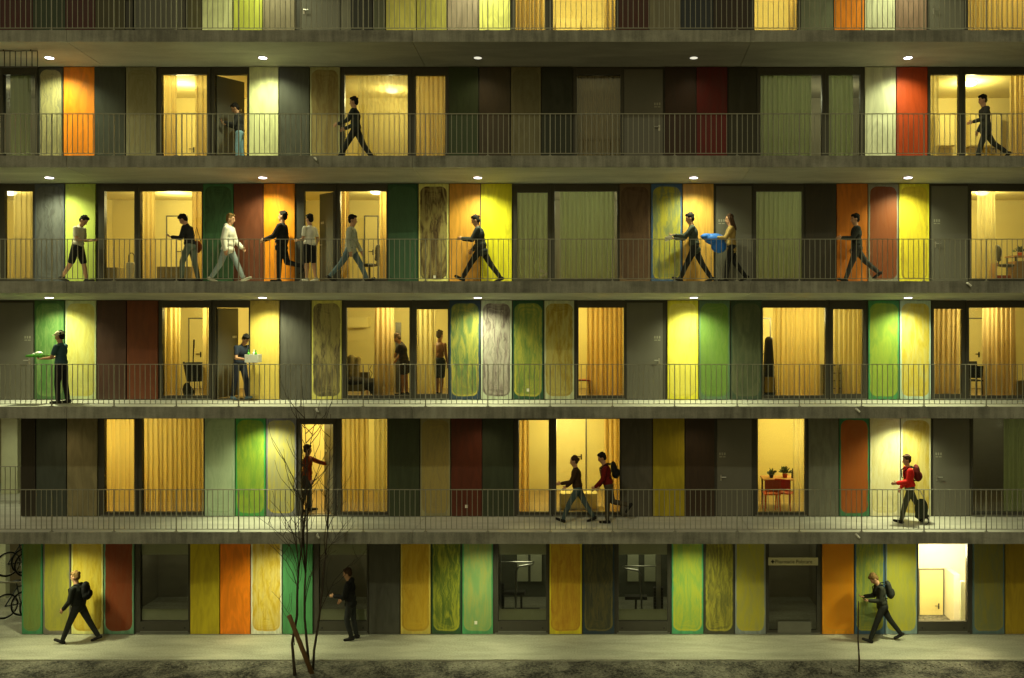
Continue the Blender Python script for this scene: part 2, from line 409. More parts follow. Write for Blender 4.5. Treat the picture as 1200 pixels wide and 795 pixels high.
# top storey (only its foot shows)
panel(5, 0, 40, (66,26,24), label='dark maroon panel'); panel(5, 40, 78, (50,62,42), label='dark green panel'); panel(5, 78, 113, (66,26,24), label='dark maroon panel'); panel(5, 113, 147, (70,66,40), label='dark olive panel')
window(5, 156, 214); panel(5, 221, 237, (84,80,50), label='narrow olive strip panel'); panel(5, 238, 273, PYG, label='pale yellow green panel'); panel(5, 274, 308, (190,196,80), label='yellow green panel')
panel(5, 309, 346, (132,122,100), label='grey brown panel'); door(5, 352, 399, -1); panel(5, 400, 412, GRY, label='narrow grey strip panel'); panel(5, 412, 437, BLK, label='black panel'); panel(5, 438, 452, (84,86,66), label='narrow olive strip panel')
panel(5, 453, 488, (204,194,98), label='yellow olive panel'); panel(5, 489, 524, (176,168,80), label='olive yellow panel'); panel(5, 525, 561, (150,134,118), label='grey mauve panel'); panel(5, 562, 598, (224,222,124), label='bright yellow green panel')
window(5, 604, 639, mr=.09); window(5, 648, 721, ml=.09); panel(5, 725, 760, (70,34,22), label='dark red brown panel'); panel(5, 761, 797, (122,116,92), label='grey olive panel'); panel(5, 798, 835, (48,52,56), label='dark slate panel'); panel(5, 836, 878, (52,40,30), label='dark brown panel')
window(5, 884, 934); panel(5, 938, 976, (116,122,100), label='grey green panel'); panel(5, 977, 1012, ORG, label='orange panel'); panel(5, 1013, 1048, PALE, label='pale green panel'); panel(5, 1049, 1085, (134,108,92), label='mauve brown panel'); door(5, 1089, 1130, -1); window(5, 1134, 1230)
# fourth gallery
window(4, 4, 42, mr=.06); panel(4, 47, 75, (70,72,66), (176,168,116), (96,96,80), label='dark panel brushed with pale oval'); panel(4, 76, 112, ORG, label='bright orange panel'); panel(4, 112, 148, (60,64,54), label='dark green grey panel')
panel(4, 149, 184, (146,142,112), (128,120,80), (150,146,116), .6, .3, label='olive grey oval panel'); window(4, 190, 243, mr=.085); open_door(4, 252, 290, -1, 57)
panel(4, 293, 327, PYG, label='pale yellow green panel'); panel(4, 328, 363, (70,72,64), label='dark grey panel'); panel(4, 364, 399, (176,174,128), (150,132,80), (120,100,58), label='beige oval panel')
window(4, 404, 478, mr=.09); window(4, 487, 522, ml=.09, head=.22); panel(4, 526, 561, (58,72,44), label='dark green panel'); panel(4, 562, 598, (72,62,46), label='brown panel'); panel(4, 599, 634, (122,116,84), (112,108,78), (98,92,66), .6, .4, label='olive grey panel'); panel(4, 635, 671, (44,48,34), label='almost black green panel')
window(4, 676, 727); door(4, 731, 777, 1); panel(4, 779, 815, (54,36,24), label='dark brown panel'); panel(4, 816, 852, (92,18,14), label='dark red panel'); panel(4, 853, 886, (50,48,34), label='black olive panel')
window(4, 891, 963, mr=.085); window(4, 971, 1008, ml=.085); panel(4, 1013, 1049, PALE, label='pale green panel'); panel(4, 1050, 1086, (164,58,6), label='red orange panel'); window(4, 1090, 1123, mr=.08, ml=.06); window(4, 1131, 1230, ml=.08)
# third gallery
window(3, 6, 39, ml=.1, mr=.06); panel(3, 42, 77, (78,84,92), (104,106,104), (60,60,58), label='grey blue brushed panel'); panel(3, 78, 113, (186,204,96), (196,208,100), (176,196,80), .4, .2, label='light yellow green panel')
window(3, 123, 158, mr=.07, ml=.09); window(3, 165, 237, ml=.07, mr=.02); panel(3, 239, 274, (70,124,80), (62,98,62), (44,70,48), .8, .3, label='green oval panel'); panel(3, 275, 309, (102,54,32), label='red brown panel'); panel(3, 310, 346, (240,146,20), label='bright orange panel')
open_door(3, 357, 391, 1, 46); window(3, 399, 453, ml=.06, mr=.02); panel(3, 455, 490, (44,82,58), (56,88,62), (70,104,76), .5, .3, label='dark green panel'); panel(3, 491, 526, (222,216,132), (138,116,72), (66,48,30), 1., .9, label='pale panel with dark brown brushed oval'); panel(3, 527, 563, (204,146,56), label='tan orange panel'); panel(3, 564, 600, (232,222,38), label='bright lemon panel')
window(3, 606, 642, ml=.09, mr=.07, head=.23); window(3, 650, 723, ml=.07, mr=.03); panel(3, 726, 762, (104,82,58), (90,66,46), (66,44,32), .7, .4, label='brown oval panel'); panel(3, 763, 799, (62,92,132), (128,134,70), (186,172,44), .8, .9, label='blue edged panel with olive yellow paint'); panel(3, 800, 836, TAN, label='tan yellow panel')
door(3, 839, 881, -1); window(3, 886, 940, ml=.06, mr=.04); panel(3, 943, 979, (58,54,44), (50,46,38), (70,62,50), .6, .4, label='dark oval panel'); panel(3, 980, 1016, (196,112,28), label='brown orange panel'); panel(3, 1017, 1052, (142,140,124), (126,64,24), (100,48,20), .2, .4, label='grey edged panel with red brown oval'); panel(3, 1053, 1088, (232,222,60), (222,202,50), (150,124,34), .35, .9, label='yellow panel with outlined oval')
door(3, 1091, 1134, -1); window(3, 1138, 1230, ml=.07)
# second gallery
door(2, -2, 40, 1); panel(2, 42, 77, (60,100,54), (76,118,60), (138,160,96), .5, .3, label='green brushed panel'); panel(2, 78, 114, (196,208,160), (212,206,112), (188,178,84), .7, .3, label='pale yellow green panel'); panel(2, 115, 149, (72,46,36), label='dark maroon brown panel'); panel(2, 150, 186, (112,58,32), label='red brown panel')
window(2, 191, 245, mr=.07, ml=.08); open_door(2, 253, 292, -1, 76); panel(2, 294, 328, (206,182,92), (214,190,92), (196,166,76), .6, .2, label='tan yellow panel'); panel(2, 330, 365, (80,78,72), label='dark grey panel'); panel(2, 366, 401, (216,208,112), (142,126,88), (70,62,46), .95, .8, label='yellow edged panel with grey brown oval')
window(2, 406, 480, mr=.08); window(2, 488, 525, ml=.08, mr=.03, head=.24, sill=.15); panel(2, 527, 563, (44,66,88), (98,120,66), (190,172,72), .55, .9, label='navy edged panel with green oval'); panel(2, 564, 600, (196,206,182), (164,152,146), (78,66,66), .8, .7, label='pale edged panel with mauve grey oval'); panel(2, 601, 637, (36,82,62), (112,134,62), (190,176,70), .6, .8, label='dark green edged panel with olive oval'); panel(2, 638, 673, (196,202,166), (182,164,70), (146,120,48), .8, .5, label='pale edged panel with ochre oval')
window(2, 678, 731, ml=.04, mr=.04); door(2, 734, 777, 1); panel(2, 782, 818, (232,224,60), (240,230,110), (214,198,44), .5, .5, label='bright yellow oval panel'); panel(2, 819, 855, (92,124,96), (112,142,60), (82,122,50), .6, .6, label='green panel'); panel(2, 856, 892, (56,76,60), (74,82,58), (106,110,82), .6, .6, label='dark olive oval panel')
window(2, 894, 967, mr=.08, ml=.03); window(2, 976, 1011, ml=.08, head=.24, sill=.15); panel(2, 1017, 1053, (70,146,90), (132,158,56), (158,176,66), .6, .5, label='green edged panel with olive oval'); panel(2, 1054, 1090, (190,214,198), (214,196,84), (196,172,56), .7, .6, label='pale edged panel with yellow oval')
window(2, 1094, 1127, mr=.07, ml=.06, head=.23, sill=.15); window(2, 1135, 1230, ml=.07)
# first gallery
panel(1, 26, 43, (44,38,28), label='black brown strip panel'); panel(1, 44, 79, (64,70,62), label='dark green grey panel'); panel(1, 80, 115, (132,122,90), label='olive grey panel'); window(1, 123, 158, mr=.085, ml=.085, head=.07); window(1, 167, 239, ml=.085, mr=.02, head=.05)
panel(1, 241, 276, (164,184,156), (176,192,158), (120,150,120), .35, .5, label='pale grey green panel'); panel(1, 277, 312, (66,150,76), (116,146,50), (158,176,54), .6, .5, label='green edged panel with lime oval'); panel(1, 313, 348, (120,120,128), (156,152,104), (190,172,50), .5, .9, label='mauve edged panel with olive oval')
open_door(1, 353, 391, 1, 58); window(1, 400, 454, ml=.07, mr=.03, head=.06); panel(1, 456, 492, (58,66,44), label='dark green panel'); panel(1, 493, 528, (150,144,106), (164,144,76), (132,120,84), .7, .3, label='olive grey oval panel'); panel(1, 529, 565, (86,36,18), label='dark red panel'); panel(1, 566, 602, (54,62,44), label='dark green panel')
window(1, 608, 643, mr=.08, ml=.05, head=.09); window(1, 652, 726, ml=.08, mr=.03, head=.06); panel(1, 728, 764, (80,76,66), label='dark grey panel'); panel(1, 765, 802, (164,146,28), label='mustard panel'); panel(1, 803, 837, (58,44,32), (48,34,24), (66,50,34), .5, .4, label='dark brown oval panel'); door(1, 840, 881, -1)
window(1, 888, 943, head=.06, ml=.07, mr=.05); panel(1, 947, 982, (108,108,94), label='grey panel'); panel(1, 983, 1018, (52,118,78), (158,82,18), (130,66,18), .2, .3, label='green edged panel with orange brown oval'); panel(1, 1019, 1054, (226,220,180), (226,220,170), (204,192,120), .6, .4, label='cream oval panel'); panel(1, 1055, 1090, (220,218,180), (208,188,94), (186,160,66), .8, .4, label='cream edged panel with yellow oval')
door(1, 1093, 1136, -1); window(1, 1140, 1230, head=.05, ml=.05)
# ground floor
panel(0, 27, 51, (60,128,84), (112,126,58), (96,110,52), .6, .2, label='olive green panel'); panel(0, 52, 84, (110,106,96), (146,144,56), (168,160,60), .7, .6, label='grey edged panel with olive oval'); panel(0, 85, 122, (224,220,140), (216,190,62), (190,156,44), .7, .8, label='pale edged panel with yellow oval'); panel(0, 123, 158, (110,156,124), (124,54,18), (106,46,18), .15, .3, label='green edged panel with red brown oval')
window(0, 165, 221, head=.05, sill=.33, ml=.1, mr=.04); panel(0, 224, 258, (178,160,28), label='mustard panel'); panel(0, 259, 294, (232,126,14), label='orange panel'); panel(0, 295, 331, (222,222,200), (224,196,74), (190,152,44), .7, .8, label='white edged panel with yellow oval'); panel(0, 332, 367, (72,136,84), label='green panel')
window(0, 374, 430, head=.05, sill=.33, ml=.1, mr=.04); panel(0, 433, 469, (72,72,64), label='dark grey panel'); panel(0, 470, 505, (218,196,92), (200,160,36), (170,132,32), .6, .7, label='yellow edged panel with ochre oval'); panel(0, 506, 541, (44,76,48), (86,104,34), (168,168,52), .8, .9, label='dark green panel with lime strokes'); panel(0, 542, 578, (76,148,96), (130,160,98), (160,160,84), .7, .4, label='green panel with pale oval')
window(0, 584, 640, head=.05, sill=.33, ml=.08, mr=.05); panel(0, 644, 682, (206,188,36), (194,150,38), (164,116,26), .7, .7, label='yellow panel with ochre oval'); panel(0, 683, 720, (36,54,68), (58,58,40), (104,96,52), .6, .9, label='navy panel with dark oval'); window(0, 725, 782, head=.05, sill=.33, ml=.05, mr=.06)
panel(0, 787, 824, (78,158,110), (140,170,70), (194,186,52), .5, .8, label='green panel with yellow green oval'); panel(0, 825, 860, (66,66,54), (108,106,44), (168,160,58), .8, .7, label='dark panel with olive strokes'); panel(0, 861, 897, (132,140,140), (160,156,62), (182,168,50), .5, .5, label='grey blue edged panel with olive oval')
panel(0, 963, 1000, (226,148,18), (222,140,14), (206,150,40), .3, .4, label='orange panel'); panel(0, 1001, 1036, (70,104,132), (128,146,62), (178,172,54), .7, .9, label='blue edged panel with green oval'); panel(0, 1037, 1074, (124,146,148), (168,166,60), (186,178,60), .5, .6, label='grey blue edged panel with olive oval')
window(0, 1076, 1133, head=.03, sill=.33, ml=.02, mr=.06); panel(0, 1139, 1176, (84,108,112), (112,112,58), (134,124,50), .6, .6, label='grey blue edged panel with olive oval'); panel(0, 1177, 1213, (150,126,26), label='mustard panel')
for a in ((2,619,457),(1,547,593),(0,558,729),(3,510,325)): socket(*a)
# pharmacy entrance: dark glazed door with a name board
pw = window(0, 901, 957, head=.05, sill=.10, ml=.06, mr=.08)
for k in range(6):          # wall behind the panels, with gaps left for windows and open doors
    xs = XL if k not in (0, 1) else X(26)
    for a, b in sorted(openings[k]) + [(XR, XR)]:
        if a - xs > .02: MB().box(xs, a, -.010, .22, FL[k]+.004, ztop(k)-.004).build('facade_wall', M['wall'], BLD)
        xs = max(xs, b)
for k in (0, 1):            # end wall beside the open passage
    MB().box(X(26), X(26)+.2, .225, 4.5, FL[k]+.004, ztop(k)-.004).build('end_wall', M['roomdark'], BLD)
# ground-floor windows: bolts, frosted band and blind
for p0, p1 in ((165,221), (374,430), (584,640), (725,782), (1076,1133)):
    for px in (p0+4, p1-4): MB().tube([(X(px), -.03, .17), (X(px), -.042, .17)], .022, 10).build('bolt', M['black'], BLD)
    MB().box(X(p0), X(p1), -.05, -.028, .055, .085).build('window_rail', M['alu'], BLD)
    if p0 != 1076:
        MB().box(X(p0)+.002, X(p1)-.002, .06, .07, 2.03, 2.545).build('roller_blind', M['blind'], BLD)
        MB().box(X(p0)+.002, X(p1)-.002, .06, .068, .34, .62).build('frosted_band', simple('frosted_film', (168,172,140), .5, 0, .05), BLD)
sg = MB().box(X(900), X(958), -.06, -.034, Z(662), Z(653)).build('name_board', M['sign'], BLD)
def text(body, x, z, y, size, mat, parent, name='lettering', xs=1.0):
    cu = bpy.data.curves.new(name, 'FONT'); cu.body = body; cu.size = size; cu.extrude = .002; cu.space_character = 1.02
    t = bpy.data.objects.new('tmp', cu); C.objects.link(t)
    dg = bpy.context.evaluated_depsgraph_get(); me = bpy.data.meshes.new_from_object(t.evaluated_get(dg)); bpy.data.objects.remove(t)
    me.transform(Matrix.Translation((x, y, z)) @ Matrix.Rotation(R(90), 4, 'X') @ Matrix.Scale(xs, 4, (1,0,0)))
    me.name = name; me.materials.clear(); me.materials.append(mat)
    return link(name, me, parent)
text('Pharmacie Polycare', X(907.6), Z(659.6), -.0635, .135, M['black'], sg, xs=.88)
cx, cz = X(905), Z(657.6)
MB().box(cx-.045, cx+.045, -.064, -.0602, cz-.017, cz+.017).box(cx-.017, cx+.017, -.0644, -.0605, cz-.045, cz+.045).build('cross_emblem', M['black'], sg)
MB().box(X(911), X(950), -.05, -.031, .02, .34).build('kick_plate', M['alu'], BLD)
# small drain spouts at the slab edges
for k, px in ((1,372), (1,1003), (2,371), (2,1003), (3,1133), (4,369)):
    x = X(px, -GD); z = FL[k]-.05
    MB().tube([(x,-GD+.02,z), (x+.01,-GD-.05,z-.01), (x+.07,-GD-.09,z-.07)], [.028,.028,.022]).build('drain_spout', M['white'], BLD)

# ------------------------------------------------------------------ rooms
LIGHTC = (.96, 1., .56)      # gallery lamps (greenish yellow)
ROOMC = (1., .86, .39)
def room(k, p0, p1, depth=3.3, mat='room', floor='parquet'):
    x0, x1 = X(p0), X(p1); z0, z1 = FL[k]+.003, ztop(k)-.003
    m = MB(); t = .05
    m.box(x0-t, x1+t, depth, depth+t, z0, z1).box(x0-t, x0, .225, depth, z0, z1).box(x1, x1+t, .225, depth, z0, z1).box(x0, x1, .225, depth, z1-.03, z1)
    m.build('room_wall', M[mat], BLD)
    MB().box(x0, x1, .225, depth, z0, z0+.02).build('room_floor', M[floor], BLD)
def room_lamp(k, px, label, y=1.3, power=60., show=True, drop=.03):
    x = X(px, y); z = ztop(k)-.035-drop
    if not show: return plain_light(k, px, y, power)
    t = thing('ceiling_lamp', label, 'ceiling lamp', (x, y, z))
    if show:
        MB().tube([(x,y,z+.03), (x,y,z)], [.10,.10], 16).build('lamp_base', M['white'], t)
        d = MB(); d.ell((x,y,z-.01), (.17,.17,.085), seg=20, rings=10); d.build('lamp_shade', M['roomlamp'], t, True)
    l = bpy.data.lights.new('room_or_fill_light', 'POINT'); l.energy = power*2.1; l.color = ROOMC; l.shadow_soft_size = .12
    lo = bpy.data.objects.new('room_or_fill_light', l); C.objects.link(lo); lo.location = (x, y, z-.26)
    return t
def plain_light(k, px, y, power, z=None):
    l = bpy.data.lights.new('room_or_fill_light', 'POINT'); l.energy = power*2.1; l.color = ROOMC; l.shadow_soft_size = .25
    lo = bpy.data.objects.new('room_or_fill_light', l); C.objects.link(lo); lo.location = (X(px, y), y, ztop(k)-.4 if z is None else z); return l
SHE = {}
def curtain(k, p0, p1, kind, label, y=.34, seed=None):
    if kind == 'grey': y = .17
    rnd = random.Random(seed if seed is not None else p0*7+k)
    x0, x1 = X(p0, y), X(p1, y); zt, zb = ztop(k)-.08, FL[k]+.04
    n = max(12, int((x1-x0)/.0125)); mb = MB(); ph = rnd.random()*6; xs = []
    wl = .125; a = ph
    for i in range(n+1):
        a += (2*math.pi)/(wl*(.75+.5*rnd.random())) * (x1-x0)/n
        xs.append((x0+(x1-x0)*i/n, math.sin(a)*.062+.02*math.sin(a*.37+1)))
    rows = 7
    for r in range(rows+1):
        t = r/rows; z = zt+(zb-zt)*t; amp = .55+.45*t
        for i, (x, dy) in enumerate(xs): mb.v.append((x+.02*t*math.sin(i*.21+ph)*(1 if 0 < i < n else 0), y+dy*amp, z))
    w = n+1
    for r in range(rows):
        for i in range(n): mb.f.append((r*w+i, r*w+i+1, (r+1)*w+i+1, (r+1)*w+i))
    o = mb.build('curtain', SHE[kind], None, True)
    return tag(o, label, 'curtain', 'curtains hanging behind the windows')
SHE['och'] = cloth_mat('ochre_curtain', (238,214,138), .55, .1)
SHE['sheer'] = cloth_mat('sheer_curtain', (236,222,160), .55, .34)
SHE['grey'] = cloth_mat('pale_curtain', (222,232,176), .35)
SHE['brown'] = cloth_mat('brown_curtain', (220,192,134), .45, .12)
SHE['orange'] = cloth_mat('orange_curtain', (238,204,124), .55, .08)

for k, a, b, lit in ((5,90,232,0),(5,560,740,1),(5,862,1010,1),(5,1112,1330,1),
                     (4,-130,50,0),(4,110,305,1),(4,330,545,1),(4,640,790,0),(4,868,1060,0),(4,1072,1330,1),
                     (3,-90,48,1),(3,52,250,1),(3,296,470,1),(3,520,742,0),(3,868,1000,0),(3,1112,1330,1),
                     (2,112,306,1),(2,328,545,1),(2,600,745,1),(2,878,1080,1),(2,1085,1330,1),
                     (1,52,252,1),(1,290,470,1),(1,528,742,1),(1,868,1010,1),(1,1112,1330,0),
                     (0,120,240,0),(0,330,440,0),(0,530,800,2),(0,880,980,0)):
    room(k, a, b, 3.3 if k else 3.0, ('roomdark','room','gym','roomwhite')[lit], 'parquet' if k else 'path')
# gallery 5
room_lamp(5, 668, 'round ceiling lamp in the lit top storey room', power=62); room_lamp(5, 915, 'ceiling lamp behind the small lit window of the top storey', power=55); room_lamp(5, 1190, 'ceiling lamp behind the wide top storey curtain', y=1.6, power=60)
curtain(5, 603, 640, 'och', 'ochre curtain drawn across the narrow top storey window'); curtain(5, 708, 722, 'och', 'ochre curtain gathered at the right of the wide top storey window'); curtain(5, 924, 936, 'och', 'gathered curtain in the small top storey window beside the grey green panel'); curtain(5, 1132, 1232, 'och', 'wide ochre curtain closed beside the top storey grey door')
# gallery 4
room_lamp(4, 214, 'ceiling lamp in the room with the open dark door on the fourth gallery', power=58, show=False, y=1.6); room_lamp(4, 459, 'glowing ceiling lamp behind the sheer curtain of the fourth gallery', y=2.2, power=44); room_lamp(4, 1137, 'bright dome ceiling lamp beside the mullion of the fourth gallery corner room', y=1.4, power=62)
curtain(4, 190, 208, 'och', 'ochre curtain left of the window beside the phone user'); curtain(4, 229, 245, 'och', 'ochre curtain right of the window beside the phone user')
curtain(4, 420, 480, 'sheer', 'sheer curtain across the wide window behind the dark walker'); curtain(4, 486, 524, 'och', 'ochre curtain filling the narrow window next to the dark green panel'); curtain(4, 13, 36, 'grey', 'pale curtain in the unlit window beside the orange panel')
curtain(4, 674, 729, 'brown', 'dim brown curtain beside the dark numbered door'); curtain(4, 889, 951, 'grey', 'pale curtain across the unlit wide window right of the dark red panel'); curtain(4, 972, 1000, 'grey', 'narrow pale curtain left of the pale green panel')
curtain(4, 1088, 1101, 'sheer', 'sheer curtain gathered beside the red orange panel'); curtain(4, 1184, 1232, 'och', 'ochre curtain behind the last walker on the fourth gallery')
# gallery 3
room_lamp(3, 12, 'ceiling lamp in the narrow window beside the grey blue panel', power=42, y=1.2); room_lamp(3, 205, 'ceiling lamp of the room with the low cabinets', power=58, show=False, y=1.6); room_lamp(3, 441, 'ceiling lamp above the open door of the third gallery', power=50, y=1.0); room_lamp(3, 1151, 'ceiling lamp in the desk room of the third gallery', power=60, y=1.2)
curtain(3, 16, 40, 'sheer', 'sheer curtain in the narrow window beside the grey blue panel'); curtain(3, 165, 182, 'och', 'ochre curtain beside the mullion of the room with low cabinets'); curtain(3, 225, 239, 'orange', 'orange curtain beside the green oval panel'); curtain(3, 399, 409, 'orange', 'orange curtain left of the walker in the grey jacket'); curtain(3, 445, 455, 'orange', 'orange curtain beside the dark green panel')
curtain(3, 606, 643, 'grey', 'pale green curtain in the narrow window beside the lemon panel'); curtain(3, 656, 720, 'grey', 'wide pale green curtain left of the brown panel'); curtain(3, 886, 941, 'grey', 'pale curtain filling the window beside the blue bag carrier'); curtain(3, 1146, 1166, 'sheer', 'sheer curtain hanging in the desk room')
# gallery 2
room_lamp(2, 233, 'glowing ceiling lamp above the bin in the second gallery room', power=58, y=1.0); room_lamp(2, 470, 'glowing ceiling lamp above the two people indoors', power=60, y=1.0); room_lamp(2, 655, 'ceiling lamp of the room with the orange curtain', power=52, show=False, y=1.6); room_lamp(2, 935, 'ceiling lamp of the room with the instrument case', power=60, show=False, y=1.6); room_lamp(2, 1142, 'glowing ceiling lamp in the corner room of the second gallery', power=62, y=1.0)
curtain(2, 191, 212, 'och', 'ochre curtain left of the bin'); curtain(2, 238, 246, 'och', 'thin ochre curtain edge right of the bin'); curtain(2, 439, 462, 'brown', 'brown curtain hanging beside the armchair'); curtain(2, 488, 511, 'sheer', 'pale curtain next to the shirtless person')
curtain(2, 688, 730, 'orange', 'orange curtain drawn beside the grey numbered door'); curtain(2, 906, 961, 'och', 'wide ochre curtain right of the instrument case'); curtain(2, 976, 1011, 'sheer', 'pale curtain filling the narrow window right of the small shelf'); curtain(2, 1095, 1124, 'brown', 'brown curtain right of the pale edged yellow panel'); curtain(2, 1152, 1190, 'brown', 'brown curtain hanging in the desk corner room')
# gallery 1
room_lamp(1, 150, 'ceiling lamp behind the closed ochre curtains', power=62, show=False, y=1.8); room_lamp(1, 372, 'ceiling lamp of the room with the open door on the first gallery', power=52, show=False, y=1.8); room_lamp(1, 660, 'ceiling lamp of the room behind the two walkers', power=64, show=False, y=1.6); room_lamp(1, 935, 'ceiling lamp above the table with orange chairs', power=56, show=False, y=1.5)
curtain(1, 121, 159, 'och', 'ochre curtain filling the narrow window next to the olive grey panel'); curtain(1, 166, 241, 'och', 'wide closed ochre curtain left of the pale grey green panel'); curtain(1, 400, 432, 'och', 'ochre curtain behind the tree top'); curtain(1, 438, 456, 'sheer', 'sheer curtain beside the dark green panel of the first gallery'); curtain(1, 606, 620, 'orange', 'orange curtain in the narrow window beside the walkers'); curtain(1, 708, 728, 'orange', 'orange curtain behind the person with the red jacket'); curtain(1, 929, 945, 'sheer', 'sheer curtain right of the table with orange chairs')
for k, px, p in ((3,560,13.),(3,690,16.),(3,930,15.),(4,700,2.),(4,925,9.),(4,985,8.),(4,10,7.),(1,1180,5.),(0,190,3.),(0,610,7.),(0,750,7.),(0,930,2.),(0,400,3.),(5,190,.8)):  # added fill lights with no lamp, brightening unlit rooms and their curtains
    plain_light(k, px, 1.9, p).color = (1., .98, .62)
# ground floor room
x0, x1 = X(1062), X(1190)
MB().box(x0-.05, x1+.05, 2.6, 2.65, -1.1, 2.59).box(x0-.05, x0, .2255, 2.6, -1.1, 2.59).box(x1, x1+.05, .2255, 2.6, -1.1, 2.59).box(x0, x1, .2255, 2.6, 2.56, 2.59).box(x0, x1, .2255, .26, -1.1, -.02).build('room_wall', M['roomwhite'], BLD)
MB().box(x0, x1, .261, 2.6, -1.15, -1.1).build('room_floor', M['path'], BLD)
plain_light(0, 1112, 1.1, 150., 1.9).color = (1., .86, .52)
MB().box(X(4,3.), X(23,3.), 2.9, 3.1, FL[1]+.004, ztop(1)-.004).build('passage_column', M['blind'], BLD)
MB().box(X(-6,3.), X(9,3.), 2.9, 3.1, FL[0]+.004, ztop(0)-.004).build('passage_column', M['blind'], BLD)
def idoor(k, p0, p1, top=None, depth=3.3):
    y = depth-.03; z0 = FL[k]+.03 if k else -1.09; z1 = FL[k]+2.05 if top is None else top
    x0, x1 = X(p0, y), X(p1, y)
    d = MB().box(x0, x1, y, y+.028, z0, z1).build('interior_door', M['idoor'], BLD)
    MB().box(x0-.04, x0-.005, y+.005, y+.027, z0, z1+.04).box(x1+.005, x1+.04, y+.005, y+.027, z0, z1+.04).box(x0-.004, x1+.004, y+.005, y+.027, z1+.005, z1+.04).build('door_trim', M['alu'], d)
    hx = x1-.12; MB().tube([(hx,y,z0+1),(hx,y-.05,z0+1),(hx-.12,y-.05,z0+1)], .012).box(hx-.02, hx+.02, y-.006, y-.001, z0+.9, z0+1.06).build('door_handle', M['black'], d)
idoor(4, 214, 232); idoor(3, 196, 218); idoor(3, 428, 442); idoor(2, 222, 240); idoor(2, 1136, 1152); idoor(1, 652, 686, FL[1]+2.3); idoor(2, 889, 902); idoor(0, 1078, 1105, .92, 2.6); idoor(2, 700, 720); idoor(4, 1150, 1172)
MB().box(X(1113,2.2), X(1120,2.2), 1.9, 2.59, -1.09, .98).build('partition_wall', M['roomwhite'], BLD)
MB().box(X(1126,1.2), X(1131,1.2), 1.2, 1.28, -1.09, 1.0).build('partition_wall', M['blind'], BLD)
cd = thing('ceiling_pipe', 'dark ventilation pipe under the ceiling of the lit ground floor room', 'pipe', (X(1105,1.5), 1.5, 2.4))
MB().tube([(X(1092,1.5),1.5,2.42), (X(1108,1.5),1.5,2.42)], .07, 12).tube([(X(1112,1.5),1.5,2.42), (X(1119,1.5),1.6,2.36)], .11, 14).build('duct', M['steel'], cd, True)

# ------------------------------------------------------------------ gallery lamps
ORD = ['first', 'second', 'third', 'fourth', 'fifth']
GAL = {0:'the pavement', 1:'the first gallery', 2:'the second gallery', 3:'the third gallery', 4:'the fourth gallery', 5:'the top gallery'}
LPX = [58, 308, 560, 813, 1064]
POW = {5:[0,.9,1.1,.0,.9], 4:[.95,.8,.07,.05,.8], 3:[.9,1,1,.95,.95], 2:[1,1,1.05,1,1], 1:[.06,.9,.08,.06,.9], 0:[.8,.8,.7,.7,.75]}
BASEP = 330.
YL_ = -.66
NEAR = {
 0:['above the yellow oval panel at the bicycle end','behind the bare tree','above the ochre and lime panels','above the dark panel with olive strokes','above the walker with the phone'],
 1:['at the dark end panels','above the lime oval panel','above the dark red panel','above the dark brown oval panel','above the cream panel'],
 2:['above the capped person with the tray','above the person carrying a box','above the navy edged panel','above the bright yellow panel','above the pale edged yellow oval'],
 3:['above the young person in shorts','above the red brown panel','above the tan orange panel','above the tan yellow panel','above the outlined yellow oval'],
 4:['beside the stair guard','above the pale panel beside the open door','above the brown panel, unlit','above the dark red panel, unlit','above the pale green panel'],
 5:['above the maroon panels','above the grey brown panel','above the mauve panel','above the dark slate panel','above the pale green panel of the top storey']}
for k in range(6):
    for i, px in enumerate(LPX):
        YL_ = -.66 if k else -1.1
        x = X(px, YL_); z = FL[k+1]-TH_F-(TH_W-TH_F)*(GD+YL_)/GD
        p = POW[k][i]
        if k >= 1:
            zz = z
        t = thing('soffit_lamp', 'small recessed gallery lamp %s' % NEAR[k][i], 'gallery lamp', (x, YL_, z), 'recessed lamps under the galleries')
        MB().ring((x, YL_, z-.004), (0,.088,1), .108, .011, 24, 6).build('lamp_rim', M['alu'], t, True)
        MB().tube([(x,YL_,z+.01),(x,YL_,z-.012),(x,YL_,z-.02)], [.10,.10,.08], 20).build('diffuser', M['lampon' if p > .3 else ('lampdim' if p else 'white')], t)
        if p:
            l = bpy.data.lights.new('gallery_light', 'SPOT'); l.energy = BASEP*p; l.color = LIGHTC if p > .3 else (1.,.8,.45); l.spot_size = R(136); l.spot_blend = 1.; l.shadow_soft_size = .09
            lo = bpy.data.objects.new('gallery_light', l); C.objects.link(lo); lo.location = (x, YL_, z-.06)

for k, lab in ((0,'recessed lamp inside the open passage over the bicycles'), (1,'recessed lamp inside the open passage of the first gallery')):
    x, y, z = X(-6, 1.5), 1.5, ztop(k)
    t = thing('soffit_lamp', lab, 'gallery lamp', (x, y, z), 'recessed lamps under the galleries')
    MB().ring((x, y, z-.004), (0,0,1), .125, .012, 24, 6).build('lamp_rim', M['alu'], t, True)
    MB().tube([(x,y,z+.01),(x,y,z-.012),(x,y,z-.02)], [.118,.118,.09], 20).build('diffuser', M['lampon'], t)
    l = bpy.data.lights.new('gallery_light', 'SPOT'); l.energy = 60.; l.color = LIGHTC; l.spot_size = R(150); l.spot_blend = .8; l.shadow_soft_size = .09
    lo = bpy.data.objects.new('gallery_light', l); C.objects.link(lo); lo.location = (x, y, z-.06)
